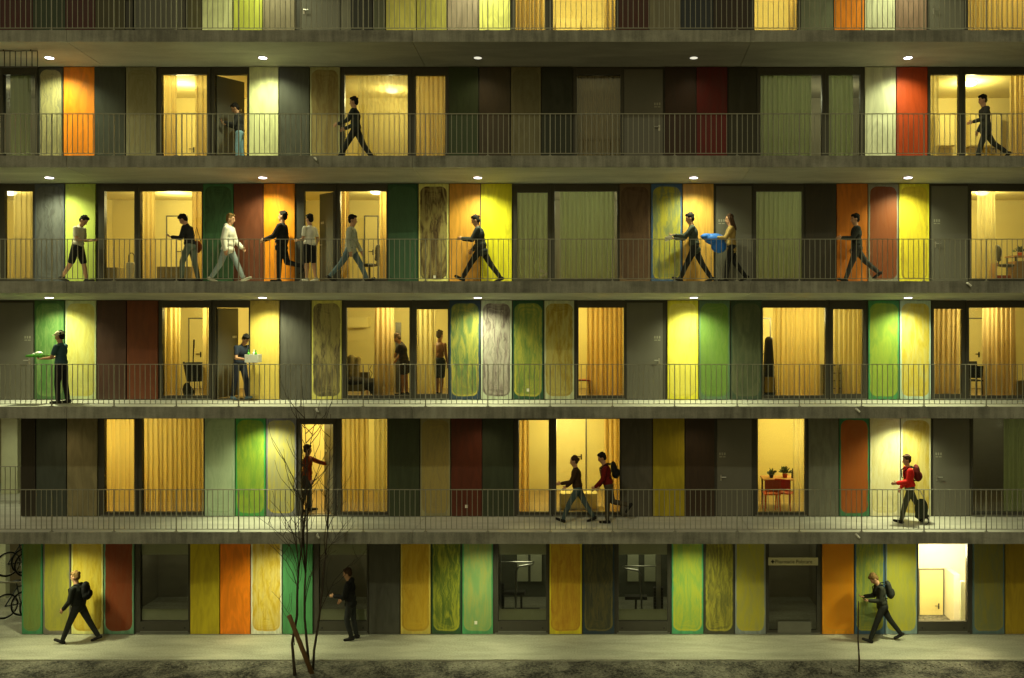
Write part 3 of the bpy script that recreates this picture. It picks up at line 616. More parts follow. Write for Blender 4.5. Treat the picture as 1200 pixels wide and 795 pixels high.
# ------------------------------------------------------------------ railings
RL = {1:'first', 2:'second', 3:'third', 4:'fourth', 5:'top'}
def railing(k, x0, x1, y, label, step=1.5):
    z = FL[k]; t = thing('gallery_railing', label, 'railing', ((x0+x1)/2, y, z), 'railings along the galleries')
    MB().box(x0, x1, y-.018, y+.018, z+1.0, z+1.016).build('handrail', M['steel'], t)
    MB().box(x0, x1, y-.012, y+.012, z+.055, z+.069).build('bottom_rail', M['steel'], t)
    n = int(round((x1-x0)/step)); st = (x1-x0)/n
    for i in range(n+1):
        x = x0+i*st
        MB().box(x-.011, x+.011, y-.014, y+.014, z, z+.999).box(x-.035, x+.035, y-.04, y+.03, z+.001, z+.012).build('post', M['steel'], t)
        if i < n:
            b = MB(); q = 11
            for j in range(1, q+1):
                xx = x+st*j/(q+1); b.box(xx-.0065, xx+.0065, y-.0065, y+.0065, z+.07, z+.999)
            b.build('baluster_panel', M['steel'], t)
xr0, xr1 = X(-14, -GD), X(1230, -GD)
for k in range(1, 6):
    railing(k, xr0, xr1, -GD+.05, {1:'grey steel baluster railing of the lowest gallery, above the ground floor panels', 2:'grey steel baluster railing of the second gallery, in front of the box carriers', 3:'grey steel baluster railing of the third gallery with the most walkers behind it', 4:'grey steel baluster railing of the fourth gallery, around the dark middle panels', 5:'grey steel baluster railing along the top edge of the picture'}[k])
railing(1, X(-120, 1.6), X(24, 1.6), 1.6, 'short inner railing in the open passage at the left end')
# stair guard hanging at the left under the fifth slab
sgd = thing('stair_guard', 'short dark stair guard with thick top bar beside the first soffit lamp', 'railing', (X(20,-1.2), -1.2, Z(80,-1.2)))
g = MB(); y = -1.2; x0, x1 = X(-40, y), X(44, y)
g.box(x0, x1+.03, y-.04, y+.04, Z(55,y), Z(51,y)); g.build('top_bar', M['black'], sgd)
g = MB(); g.box(x0, x1, y-.012, y+.012, Z(60.4,y), Z(59.4,y)); g.box(x0, x1, y-.012, y+.012, Z(79,y), Z(78,y))
for i in range(14):
    xx = x0+(x1-x0)*i/13; g.box(xx-.008, xx+.008, y-.008, y+.008, Z(78,y), Z(60.5,y))
for px in (4, 36): g.box(X(px,y)-.01, X(px,y)+.01, y-.01, y+.01, Z(59.4,y), Z(55,y))
for px in (-20, 20): g.box(X(px,y)-.015, X(px,y)+.015, y-.015, y+.015, Z(51,y)+.001, FL[5]-.30)
g.build('guard_bars', M['frame'], sgd)

# ------------------------------------------------------------------ ground
def struct(o): o['kind'] = 'structure'; return o
struct(MB().box(-60, 60, -1.73, .224, -.35, 0).build('pavement', M['path']))
struct(MB().box(-60, X(1062)-.051, .2245, 6, -.35, 0).build('ground_slab', M['path'])); struct(MB().box(X(1190)+.051, 60, .2245, 6, -.35, 0).build('ground_slab', M['path']))
m, nt, o = nodes('dark_soil')
b = N(nt, 'ShaderNodeBsdfPrincipled'); b.inputs['Roughness'].default_value = .95; tc = N(nt, 'ShaderNodeTexCoord')
f1 = noise_n(nt, tc.outputs['Object'], 1.3, 5, .65, .5); f2 = noise_n(nt, tc.outputs['Object'], 16, 6, .7, .3)
k_ = ramp_n(nt, math_n(nt, 'ADD', math_n(nt, 'MULTIPLY', f1, .5), math_n(nt, 'MULTIPLY', f2, .5)), .38, .66)
nt.links.new(mix_n(nt, k_, lin((26,23,19)), lin((150,145,126))), b.inputs['Base Color'])
bn = N(nt, 'ShaderNodeBump'); bn.inputs['Strength'].default_value = .9; bn.inputs['Distance'].default_value = .05
nt.links.new(f2, bn.inputs['Height']); nt.links.new(bn.outputs[0], b.inputs['Normal']); nt.links.new(b.outputs[0], o.inputs[0])
M['soil'] = m
gm = MB(); nx, ny = 160, 36
for j in range(ny+1):
    y = -1.735 - 4.5*(j/ny)
    for i in range(nx+1):
        x = -18+36*i/nx
        h = -.05 + .03*math.sin(x*1.7+j*.6)*math.sin(x*.63+1)+random.uniform(-.018,.018) + .05*max(0, 1-((x-X(365,-2.4))**2+(y+2.55)**2)/.6)
        if j == ny or i in (0, nx): h = -.2
        if j == 0: h = -.035+random.uniform(-.012,.012)
        gm.v.append((x, y, h))
for j in range(ny):
    for i in range(nx): gm.f.append((j*(nx+1)+i+1, j*(nx+1)+i, (j+1)*(nx+1)+i, (j+1)*(nx+1)+i+1))
struct(gm.build('soil_bed', M['soil'], None, True))
struct(MB().box(-250, 250, -250, 250, -.6, -.36).build('ground', M['soil']))
struct(MB().box(-60, 60, -60, -1.74, -.355, -.14).build('terrain', M['soil']))
pb = MB(); rr = random.Random(3)
for i in range(1500):
    x, y = rr.uniform(-15.5, 11.5), -1.76-1.1*rr.random(); s = rr.uniform(.006, .022)
    pb.ell((x, y, -.045+s*.3), (s*rr.uniform(.8,1.6), s, s*.7), seg=6, rings=4)
po = pb.build('gravel', M['rock']); po['kind'] = 'stuff'; po['label'] = 'small stones scattered over the dark soil strip'; po['category'] = 'gravel'

# ------------------------------------------------------------------ young tree and stake
def tree():
    Y = -2.45; rd = random.Random(11)
    P = lambda px, py, dy=0.: Vector((X(px, Y), Y+dy, Z(py, Y)))
    t = thing('young_tree', 'young bare multi stemmed tree with thin upright twigs tied to a wooden stake', 'tree', P(358, 792))
    tr = MB(); br = MB()
    stems = [([(349,796),(346,770),(344,752),(349,722),(349,690),(350,668)], [.042,.036,.031,.028,.025,.022]),
             ([(363,796),(361,768),(357,725),(357,690),(358,672)], [.038,.033,.028,.024,.019]),
             ([(364,796),(366,765),(372,730),(377,690),(381,650),(384,622)], [.034,.028,.023,.019,.015,.012])]
    for i, (pts, r) in enumerate(stems):
        tr.tube([P(a, b_, (i-1)*.16*(1-j/5)) for j, (a, b_) in enumerate(pts)], r, 8)
    tr.build('trunk', M['bark'], t, True)
    def twig(a, b_, r0, bend, n=5, sub=0, dy=0.):
        a, b_ = Vector(a), Vector(b_); pts = []; side = Vector((-(b_-a).z, 0, (b_-a).x)).normalized()
        for i in range(n+1):
            q = i/n; p = a.lerp(b_, q); p += side*bend*math.sin(math.pi*q)*(b_-a).length
            p.y += dy*q; p += Vector((rd.uniform(-1,1), rd.uniform(-1,1), rd.uniform(-1,1)))*.012*(1 if 0 < i < n else 0); pts.append(p)
        br.tube(pts, [max(.0032, .82*r0*(1-.75*i/n)) for i in range(n+1)], 5)
        for s in range(sub):
            q = rd.uniform(.3, .85); i = int(q*n); base = pts[i].lerp(pts[min(i+1, n)], q*n-i)
            dirv = (b_-a).normalized(); sgn = rd.choice((-1, 1)); L = (b_-a).length*rd.uniform(.18, .4)
            tip = base + (dirv*rd.uniform(.5, .9)+Vector((sgn*rd.uniform(.3, .7), rd.uniform(-.4,.4), .45))).normalized()*L
            twig(base, tip, r0*.5, -sgn*.1, 4, 0)
    f1, f2, f3 = (350,668), (358,672), (384,622)
    for base, tip, r, bend, dy in (
        (f1,(312,588),.018,-.12,.2),(f1,(322,512),.02,-.12,-.2),(f1,(333,560),.016,-.08,.4),(f1,(344,480),.022,-.06,.1),(f1,(352,524),.016,.02,-.4),
        (f2,(354,452),.026,-.02,.0),(f2,(371,470),.024,.05,.3),(f2,(366,540),.018,.06,-.5),(f2,(384,520),.018,.1,.4),
        (f3,(386,486),.018,.0,.1),(f3,(394,545),.014,.08,-.2),(f3,(402,590),.014,.1,.3),(f3,(378,560),.012,-.05,-.1),
        ((349,722),(308,640),.016,-.16,.3),((349,700),(304,600),.015,-.18,-.3),((357,712),(412,620),.015,.14,.2),((357,700),(400,640),.013,.14,-.4),((372,730),(432,646),.014,.12,.1),
        ((345,756),(322,690),.012,-.12,-.2),((377,690),(420,600),.012,.12,-.3),((350,690),(318,648),.01,-.15,.4),((381,650),(408,560),.012,.12,.2)):
        twig(P(*base), P(*tip), r, bend, 6, 5, dy)
    br.build('branch_crown', M['bark'], t, True)
    s = MB(); s.tube([P(343,717,-.25), P(371,796,-.12)], [.05,.055], 9)
    st = s.build('tree_stake', M['stake'], None, True); tag(st, 'slanted brown wooden stake leaning against the young tree', 'stake')
tree()
Y = -2.3
tag(MB().tube([(X(1006.5,Y),Y,-.2),(X(1007,Y),Y,Z(775,Y)),(X(1005.5,Y),Y,Z(750,Y)),(X(1006,Y),Y,Z(705,Y))], [.022,.02,.017,.014], 8).build('thin_post', M['bark'], None, True), 'thin dark upright stick in front of the walker looking at a phone', 'stick')
tag(MB().tube([(X(974.5,Y-.2),Y-.2,-.2),(X(974,Y-.2),Y-.2,Z(783,Y-.2))], [.016,.012], 8).build('short_stick', M['bark'], None, True), 'short dark stick in the soil below the orange ground floor panel', 'stick')

# ------------------------------------------------------------------ furniture and things in the rooms
def armchair(k, px, y):
    x = X(px, y); z = FL[k]+.023
    t = thing('armchair', 'low armchair with dark blanket left of the brown curtain', 'armchair', (x, y, z)); m = fabric('armchair_cloth', (120,104,64)); dk = fabric('dark_blanket', (44,38,32))
    MB().box(x-.36, x+.36, y-.34, y+.34, z+.16, z+.40).box(x-.36, x+.36, y+.2, y+.345, z+.401, z+.62).build('seat', m, t)
    bk = MB(); bk.cap((x-.28, y+.24, z+.5), (x-.3, y+.3, z+.98), .11, .07).cap((x+.02, y+.24, z+.5), (x+.06, y+.3, z+.98), .11, .07).cap((x-.13, y+.24, z+.5), (x-.13, y+.3, z+1.0), .13, .1)
    remesh(bk, 'backrest', [m], .03, t)
    for sx in (-.3, .3):
        for sy in (-.28, .28): MB().tube([(x+sx,y+sy,z),(x+sx,y+sy,z+.165)], [.018,.025]).build('leg', M['wood'], t)
    b2 = MB(); b2.ell((x+.5, y-.1, z+.33), (.42,.26,.16)).ell((x+.1, y-.2, z+.42), (.34,.24,.12)).ell((x+.62, y, z+.2), (.2,.25,.2))
    b = remesh(b2, 'dark_blanket', [dk], .03); tag(b, 'dark crumpled blanket spilling off the armchair', 'blanket')
armchair(2, 414, .75)
def stool_lamp(k, px, y):
    x = X(px, y); z = FL[k]+.023
    pts = [(x,y,z+.02),(x,y,z+.5),(x+.05,y,z+.62),(x-.02,y,z+.72),(x+.03,y,z+.83)]
    t = thing('desk_lamp', 'thin wire stand beside the brown curtain', 'wire stand', (x, y, z))
    MB().tube(pts, .009).build('wire_stem', M['black'], t); MB().tube([(x,y,z),(x,y,z+.02)], .09, 14).build('base', M['black'], t)
stool_lamp(2, 434, .6)
def bin_trolley(k, px, y):
    x = X(px, y); z = FL[k]+.023
    t = thing('waste_bin', 'dark open bin with long handle in the lit second gallery room', 'bin', (x, y, z))
    b = MB(); b.v = []; n = 16
    for zz, r in ((.42,.17),(.90,.25)):
        for i in range(n): a = 2*math.pi*i/n; b.v.append((x+r*math.cos(a)*1.15, y+r*math.sin(a), z+zz))
    for i in range(n): b.f.append((i, (i+1)%n, n+(i+1)%n, n+i))
    b.f.append(tuple(reversed(range(n)))); o = b.build('bucket', M['black'], t)
    MB().ring((x, y, z+.90), (0,0,1), .25, .014, 20).build('rim', M['frame'], t)
    for sx in (-.14, 0, .15): MB().tube([(x+sx,y,z),(x+sx*.9,y,z+.42)], .014).build('leg', M['frame'], t)
    MB().tube([(x-.26,y,z+.9),(x-.30,y,z+.905)], .03).build('spout', M['black'], t)
    h = tag(MB().tube([(x-.04,y,z+.85),(x-.02,y,z+1.45)], [.014,.018]).cap((x-.02,y,z+1.3),(x-.015,y,z+1.5),.02,.022).build('broom', M['black']), 'dark broom handle sticking up out of the bin', 'broom')
bin_trolley(2, 228, .45)
bg = MB(); q = X(219,.42); bg.ell((q,.42,FL[2]+.22), (.11,.1,.2)).ell((q+.1,.4,FL[2]+.16), (.09,.1,.14)); tag(remesh(bg, 'cloth_bag', [fabric('grey_bag_cloth', (66,62,50))], .02), 'small dark grey cloth bag on the floor beside the bin', 'bag')
# instrument case
x, y, z = X(902,.42), .42, FL[2]+.023
t = thing('instrument_case', 'tall narrow black instrument case leaning behind the wide window', 'instrument case', (x, y, z))
c = MB(); c.cap((x-.03,y,z+.62), (x+.0,y+.08,z+1.48), .15, .12, 14); c.cap((x-.03,y,z+.5),(x-.03,y,z+.12),.17,.19,14)
remesh(c, 'case_shell', [M['black']], .02, t)
MB().obox((x-.04, y-.2, z+.35), (.12,0,0), (0,.012,0), (0,0,.2)).build('pocket', fabric('tan_pocket', (190,150,60)), t)
MB().tube([(x-.12,y-.17,z+.8),(x-.02,y-.2,z+.86),(x+.1,y-.15,z+.8)], .012).build('handle', M['black'], t)
# small shelf with dark boxes
x, y, z = X(974,.5), .5, FL[2]+.023
t = thing('small_shelf', 'small open shelf stacked with dark boxes by the mullion', 'shelf', (x, y, z))
for i in range(5): MB().box(x-.24, x+.24, y-.15, y+.15, z+.03+i*.2, z+.05+i*.2).build('shelf_board', M['frame'], t)
for sx in (-.24, .22): MB().box(x+sx, x+sx+.02, y-.151, y+.151, z, z+.86).build('side_panel', M['frame'], t)
for i in range(4):
    w = [.18,.14,.16,.2][i]
    tag(MB().box(x-.2, x-.2+w, y-.12, y+.1, z+.051+i*.2, z+.19+i*.2).box(x-.2+w*.3, x-.2+w*.7, y-.126, y-.1201, z+.10+i*.2, z+.13+i*.2).build('storage_box', M['black' if i % 2 else 'frame']), ['dark box on the lowest board of the small shelf','black box on the second board of the small shelf','dark box on the third board of the small shelf','black box on the top board of the small shelf'][i], 'box', 'boxes on the small shelf')
def desk(k, px0, px1, y, label, col='wood', h=.74, d=.6):
    x0, x1 = X(px0, y), X(px1, y); z = FL[k]+.023
    t = thing('desk', label, 'desk', ((x0+x1)/2, y, z))
    MB().box(x0, x1, y-d/2, y+d/2, z+h-.035, z+h).build('desk_top', M[col], t)
    for sx in (x0+.05, x1-.05):
        for sy in (-d/2+.05, d/2-.05): MB().box(sx-.02, sx+.02, y+sy-.02, y+sy+.02, z, z+h-.036).build('leg', M['frame'], t)
    return x0, x1, z+h
def chair(k, px, y, label, mat, face=0., cushion=None):
    x = X(px, y); z = FL[k]+.023
    t = thing('side_chair', label, 'chair', (x, y, z)); Rm = Matrix.Rotation(face, 3, 'Z')
    W = lambda a, b_, c_: Vector((x, y, z)) + Rm @ Vector((a, b_, c_))
    s = MB(); s.obox(W(0,0,.45), Rm@Vector((.21,0,0)), Rm@Vector((0,.21,0)), (0,0,.016)); s.build('seat', mat, t)
    b2 = MB(); b2.obox(W(0,.21,.68), Rm@Vector((.20,0,0)), Rm@Vector((0,.012,.02)), Rm@Vector((0,.03,.14))); b2.build('backrest', mat, t)
    for a, b_ in ((-.18,-.18),(.18,-.18),(-.18,.18),(.18,.18)): MB().tube([W(a*1.12,b_*1.15,0), W(a,b_,.445)], .014).build('leg', mat if cushion else M['frame'], t)
    f = MB()
    for a in (-.17, .17): f.tube([W(a,.2,.46), W(a,.235,.80)], .013)
    f.build('back_frame', mat if cushion else M['frame'], t)
# table with orange chairs, first gallery
x0, x1, zt = desk(1, 893, 930, 1.1, 'beech table with two plants behind the orange chairs', h=.78)
chair(1, 904, .62, 'orange plastic chair with its back to the window, left at the table', M['orange'], math.pi, True); chair(1, 919.5, .75, 'orange red chair seen half hidden right of its neighbour at the table', M['red'], math.pi*.86, True)
def plant(px, y, z, label, s=1., pot='orange', kind=0):
    x = X(px, y); t = thing('potted_plant', label, 'plant', (x, y, z)); rd = random.Random(int(px))
    p = MB(); p.tube([(x,y,z+.001),(x,y,z+.09*s)], [.05*s,.07*s], 14); p.build('pot', M[pot], t)
    l = MB()
    for i in range(60):
        a = rd.uniform(0, 6.28); e = rd.uniform(.1, 1.4); r = rd.uniform(.05, .16)*s
        dv = Vector((math.cos(a)*math.cos(e), math.sin(a)*math.cos(e), math.sin(e)))
        c = Vector((x, y, z+.1*s))+dv*r; sd = dv.orthogonal().normalized()*.018*s
        l.obox(c, dv*.035*s, sd, dv.cross(sd).normalized()*.002)
    l.build('foliage', M['greenleaf'], t)
plant(904, 1.05, zt, 'low green plant in a dark pot at the left end of the table', .9, 'black'); plant(920, 1.1, zt, 'round green plant on the right half of the table', 1.1, 'red')
x = X(929, 1.0); tag(MB().tube([(x,1.0,zt+.001),(x,1.0,zt+.16),(x,1.0,zt+.19),(x,1.0,zt+.26)], [.04,.04,.018,.018], 10).build('bottle', M['black']), 'dark bottle at the right end of the plant table', 'bottle')
# desk room, third gallery
x0, x1, zt = desk(3, 1183, 1215, 1.0, 'desk with an orange pot in the third gallery corner room', h=.74)
def office_chair(k, px, y, label, yaw=0.):
    x = X(px, y); z = FL[k]+.023; t = thing('office_chair', label, 'chair', (x, y, z)); Rm = Matrix.Rotation(yaw, 3, 'Z')
    W = lambda a, b_, c_: Vector((x, y, z)) + Rm @ Vector((a, b_, c_))
    s = MB(); s.ell(W(0,0,.47), (.24,.24,.05)); s.build('seat', M['black'], t, True)
    b2 = MB(); b2.cap(W(-.2,0,.62), W(-.27,0,.98), .05, .045); b2.ell(W(-.24,0,.8), (.05,.2,.22)); remesh(b2, 'backrest', [M['black']], .025, t)
    MB().tube([W(0,0,.08), W(0,0,.43)], .025).tube([W(-.05,0,.45), W(-.22,0,.5), W(-.23,0,.66)], .016).build('stem', M['frame'], t)
    for i in range(5):
        a = i*2*math.pi/5; MB().tube([W(0,0,.09), W(.26*math.cos(a),.26*math.sin(a),.055)], [.022,.016]).ell(W(.27*math.cos(a),.27*math.sin(a),.03), .028, seg=8, rings=6).build('leg', M['black'], t)
office_chair(3, 1180, .75, 'black office chair at the desk with the orange pot')
office_chair(3, 433, .55, 'black tilted office chair behind the walker in the grey jacket', math.pi*.9)
x = X(1193,.9); zt2 = FL[3]+.763
plant(1195, .95, zt2, 'leafy plant standing on the desk of the third gallery corner room', 1.0, 'orange')
rb = MB(); x, y, z = X(1172,.6), .6, FL[3]+.023
t = thing('toy_chair', 'low red plastic seat on the floor beside the office chair', 'stool', (x, y, z))
MB().box(x-.2, x+.2, y-.18, y+.18, z+.12, z+.2).build('seat', M['red'], t); MB().obox((x-.18, y, z+.36), (.025,0,0), (0,.17,0), (.02,0,.16)).build('backrest', M['red'], t)
for sx in (-.17,.17): MB().box(x+sx-.02, x+sx+.02, y-.17, y+.17, z, z+.119).build('leg', M['red'], t)
x, y = X(1194,.72), .72
t = thing('drawer_unit', 'orange brown drawer unit under the desk', 'drawers', (x, y, FL[3]+.023))
MB().box(x-.2, x+.2, y-.2, y+.2, FL[3]+.03, FL[3]+.6).build('cabinet_body', M['wood'], t)
for i in range(3): MB().box(x-.19, x+.19, y-.218, y-.2005, FL[3]+.05+i*.18, FL[3]+.21+i*.18).build('drawer', M['wood'], t)
def low_cabinet(k, px0, px1, y, h, label):
    x0, x1 = X(px0, y), X(px1, y); z = FL[k]+.023; t = thing('low_cabinet', label, 'cabinet', ((x0+x1)/2, y, z)); m = SHM if k != 1 else M['room']
    MB().box(x0, x1, y-.2, y+.2, z+.04, z+h).box(x0+.03, x1-.03, y-.17, y+.17, z, z+.039).build('cabinet_body', m, t); n = 2
    for i in range(n):
        a = x0+(x1-x0)*i/n+.01; b_ = x0+(x1-x0)*(i+1)/n-.01
        MB().box(a, b_, y-.22, y-.2005, z+.06, z+h-.03).build('cabinet_door', m, t)
SHM = simple('olive_cabinet_front', (124,110,66), .5, 0, .08)
low_cabinet(3, 122, 142, .9, .42, 'low olive cabinet behind the narrow third gallery window'); low_cabinet(3, 188, 226, .9, .44, 'wider low olive cabinet behind the dark phone walker')
low_cabinet(4, 1100, 1125, .8, .16, 'very low dark bench behind the narrow fourth gallery window')
low_cabinet(1, 656, 700, .9, .42, 'low wide bench behind the two first gallery walkers')
x, y, z = X(154,.7), .7, FL[3]+.023
t = thing('round_mirror_stand', 'small white rounded object beside the mullion of the cabinet room', 'suitcase', (x, y, z))
m_ = MB(); m_.box(x-.11, x+.11, y-.09, y+.09, z+.05, z+.55); remesh(m_, 'shell', [M['white']], .03, t); MB().tube([(x-.07,y,z+.54),(x-.07,y,z+.74),(x-.03,y,z+.80),(x+.03,y,z+.80),(x+.07,y,z+.74),(x+.07,y,z+.54)], .012).build('handle', M['frame'], t)
for sx in (-.07,.07): MB().ring((x+sx,y,z+.027), (1,0,0), .018, .009, 12).build('wheel', M['black'], t)
t.name = 'trolley_suitcase'
desk(2, 1131, 1150, .7, 'pale desk seen left of the brown curtain of the corner room', 'idoor', .72, .5)
x, y, z = X(1141,.62), .62, FL[2]+.745
t = thing('laptop', 'dark laptop on the pale corner room desk', 'laptop', (x, y, z)); MB().box(x-.15, x+.15, y-.1, y+.1, z+.001, z+.016).build('keyboard_base', M['black'], t); MB().obox((x, y+.13, z+.11), (.15,0,0), (0,.006,.002), (0,.03,.095)).build('screen', M['black'], t)
low_cabinet(2, 1180, 1210, .9, .42, 'low cabinet at the right edge of the second gallery corner room')
chair(2, 1139, .42, 'dark chair pushed under the pale corner room desk', M['black'], math.pi)
x, y, z = X(682,.45), .45, FL[2]+.023
chair(2, 682.5, .5, 'small red chair at the left edge of the orange curtain', M['red'], math.pi/2)
rd = random.Random(5); bx = MB(); x0, x1, y = X(661,.16), X(698,.16), .17
for i in range(9): bx.ell((x0+(x1-x0)*i/8, y, FL[5]+.22+rd.uniform(0,.05)), (.09,.06,rd.uniform(.08,.13)))
bx.box(x0, x1, y-.05, y+.05, FL[5]+.13, FL[5]+.22)
tag(remesh(bx, 'dark_bundle', [fabric('dark_bundle_cloth', (38,34,24))], .02), 'dark crumpled bundle lying inside the wide lit top storey window', 'bundle')
MB().box(X(640,.2), X(720,.2), .12, .30, FL[5]+.03, FL[5]+.129).build('window_ledge', M['room'], BLD)
# paper folded on the sill of the pale curtain window
x, y, z = X(638,.15), .15, FL[3]+.12
pp = MB(); pp.obox((x, y, z+.10), (.13,0,.07), (0,.05,0), (-.01,0,.02)); pp.obox((x-.06, y, z+.2), (.05,0,-.02), (0,.04,0), (.015,0,.035)); tag(pp.build('folded_paper', M['white']), 'bright white folded papers behind the narrow pale curtain window', 'paper')
# hall behind the ground floor windows
def treadmill(px, y, label, mir=1):
    x = X(px, y); t = thing('exercise_machine', label, 'exercise machine', (x, y, .02)); m = M['metal']
    MB().tube([(x-.45*mir,y,1.45),(x-.42*mir,y,1.38),(x-.05*mir,y,1.32),(x+.02*mir,y,1.2),(x+.05*mir,y,.05)], .028).build('curved_bar', m, t)
    MB().tube([(x-.4*mir,y,1.44),(x+.5*mir,y,1.44)], .02).build('top_bar', m, t)
    MB().box(x+.5*mir-.06, x+.5*mir+.06, y-.06, y+.06, .02, 1.85).build('column', m, t)
    MB().box(x-.5, x+.6, y-.3, y+.3, .02, .10).build('base', M['frame'], t)
    s = MB()
    for i in range(9): s.box(x+.5*mir-.13, x+.5*mir+.13, y+.07, y+.2, .12+i*.08, .19+i*.08)
    w_ = MB().tube([(x-.1*mir,y+.2,.11),(x-.1*mir,y+.2,.5)], .03).box(x-.4, x+.2, y+.1, y+.35, .5, .58).build('bench_seat', M['frame'], t)
    so_ = s.build('weight_stack', M['frame'], t); so_['kind'] = 'stuff'
treadmill(750, 1.1, 'pale tube exercise machine behind the dark window right of the navy panel'); treadmill(606, 1.5, 'dim exercise machine behind the dark window left of the yellow ochre panel', -1)
for i, px in enumerate((612, 628, 742, 762)):
    y = 2.8; x = X(px, y); MB().box(x-.16, x+.16, 2.9, 2.96, .5, 2.1).build('hall_cupboard', M['blind'], BLD)
# bicycles in the two tier rack at the left end
bikes_m = dict(frame=M['bikeblue'])
def bicycle(label, loc, yaw, group=None):
    t = thing('bicycle', label, 'bicycle', (0,0,0), group)
    for wx in (-.5, .5):
        w = MB().ring((wx,0,.34), (0,1,0), .315, .02, 30, 6).build('wheel', M['tyre'], t)
        r_ = MB().ring((wx,0,.34), (0,1,0), .288, .009, 30, 5)
        for i in range(14):
            a = i*math.pi/7; r_.tube([(wx,0,.34),(wx+.285*math.cos(a),0,.34+.285*math.sin(a))], .003, 4)
        r_.build('rim', M['metal'], w)
    fr = MB()
    for a, b_ in (((-.5,0,.34),(-.1,0,.3)),((-.1,0,.3),(-.2,0,.82)),((-.5,0,.34),(-.19,0,.78)),((-.19,0,.78),(.34,0,.82)),((-.1,0,.3),(.36,0,.74)),((.33,0,.88),(.5,0,.34))): fr.tube([a, b_], .016, 8)
    fr.build('frame', M['bikeblue'], t)
    MB().tube([(.33,0,.88),(.32,0,1.0)], .014).tube([(.36,-.28,1.02),(.38,-.15,1.02),(.33,0,1.0),(.38,.15,1.02),(.36,.28,1.02)], .013).build('handlebar', M['metal'], t)
    MB().tube([(-.2,0,.82),(-.215,0,.93)], .013).ell((-.22,0,.95), (.13,.07,.03)).build('saddle', M['black'], t)
    MB().tube([(-.1,-.06,.3),(-.1,-.09,.3),(-.02,-.09,.15),(-.02,-.17,.15)], .012).tube([(-.1,.06,.3),(-.1,.09,.3),(-.18,.09,.45),(-.18,.17,.45)], .012).build('pedal', M['metal'], t)
    t.location = loc; t.rotation_euler = (0,0,yaw); return t
bk = bicycle('upper tier bicycle nearest the end wall', (-15.15, 1.55, 1.16), R(62), 'bicycles in the two tier rack')
def copy_tree(o, parent=None):
    c = o.copy(); C.objects.link(c); c.parent = parent
    for ch in list(o.children): copy_tree(ch, c)
    return c
for lab, loc, yaw in (('upper tier bicycle cut by the left edge of the picture', (-15.62,1.5,1.16), 60), ('outermost upper tier bicycle in the middle of the rack', (-15.4,1.75,1.2), 66), ('lower tier bicycle at the left edge of the picture', (-15.65,1.45,.04), 58), ('dark upper tier bicycle furthest back in the rack', (-15.3,2.0,1.18), 74), ('lower tier bicycle in the middle of the rack', (-15.38,1.75,.04), 63), ('lower tier bicycle leaning in the shade beside the end wall', (-15.12,1.6,.04), 70)):
    c = copy_tree(bk); c['label'] = lab; c.location = loc; c.rotation_euler = (0,0,R(yaw))
rk = thing('bicycle_rack', 'two tier steel bicycle rack at the open left end of the ground floor', 'bicycle rack', (-15.4, 1.5, 0))
for xx in (-14.93, -16.2): MB().box(xx-.025, xx+.025, .55, .60, .005, 1.14).box(xx-.025, xx+.025, 2.2, 2.25, .005, 1.14).build('post', M['steel'], rk)
MB().box(-16.3, -14.9, .55, .60, 1.1405, 1.185).box(-16.3, -14.9, 2.2, 2.25, 1.1405, 1.185).build('rail', M['steel'], rk)

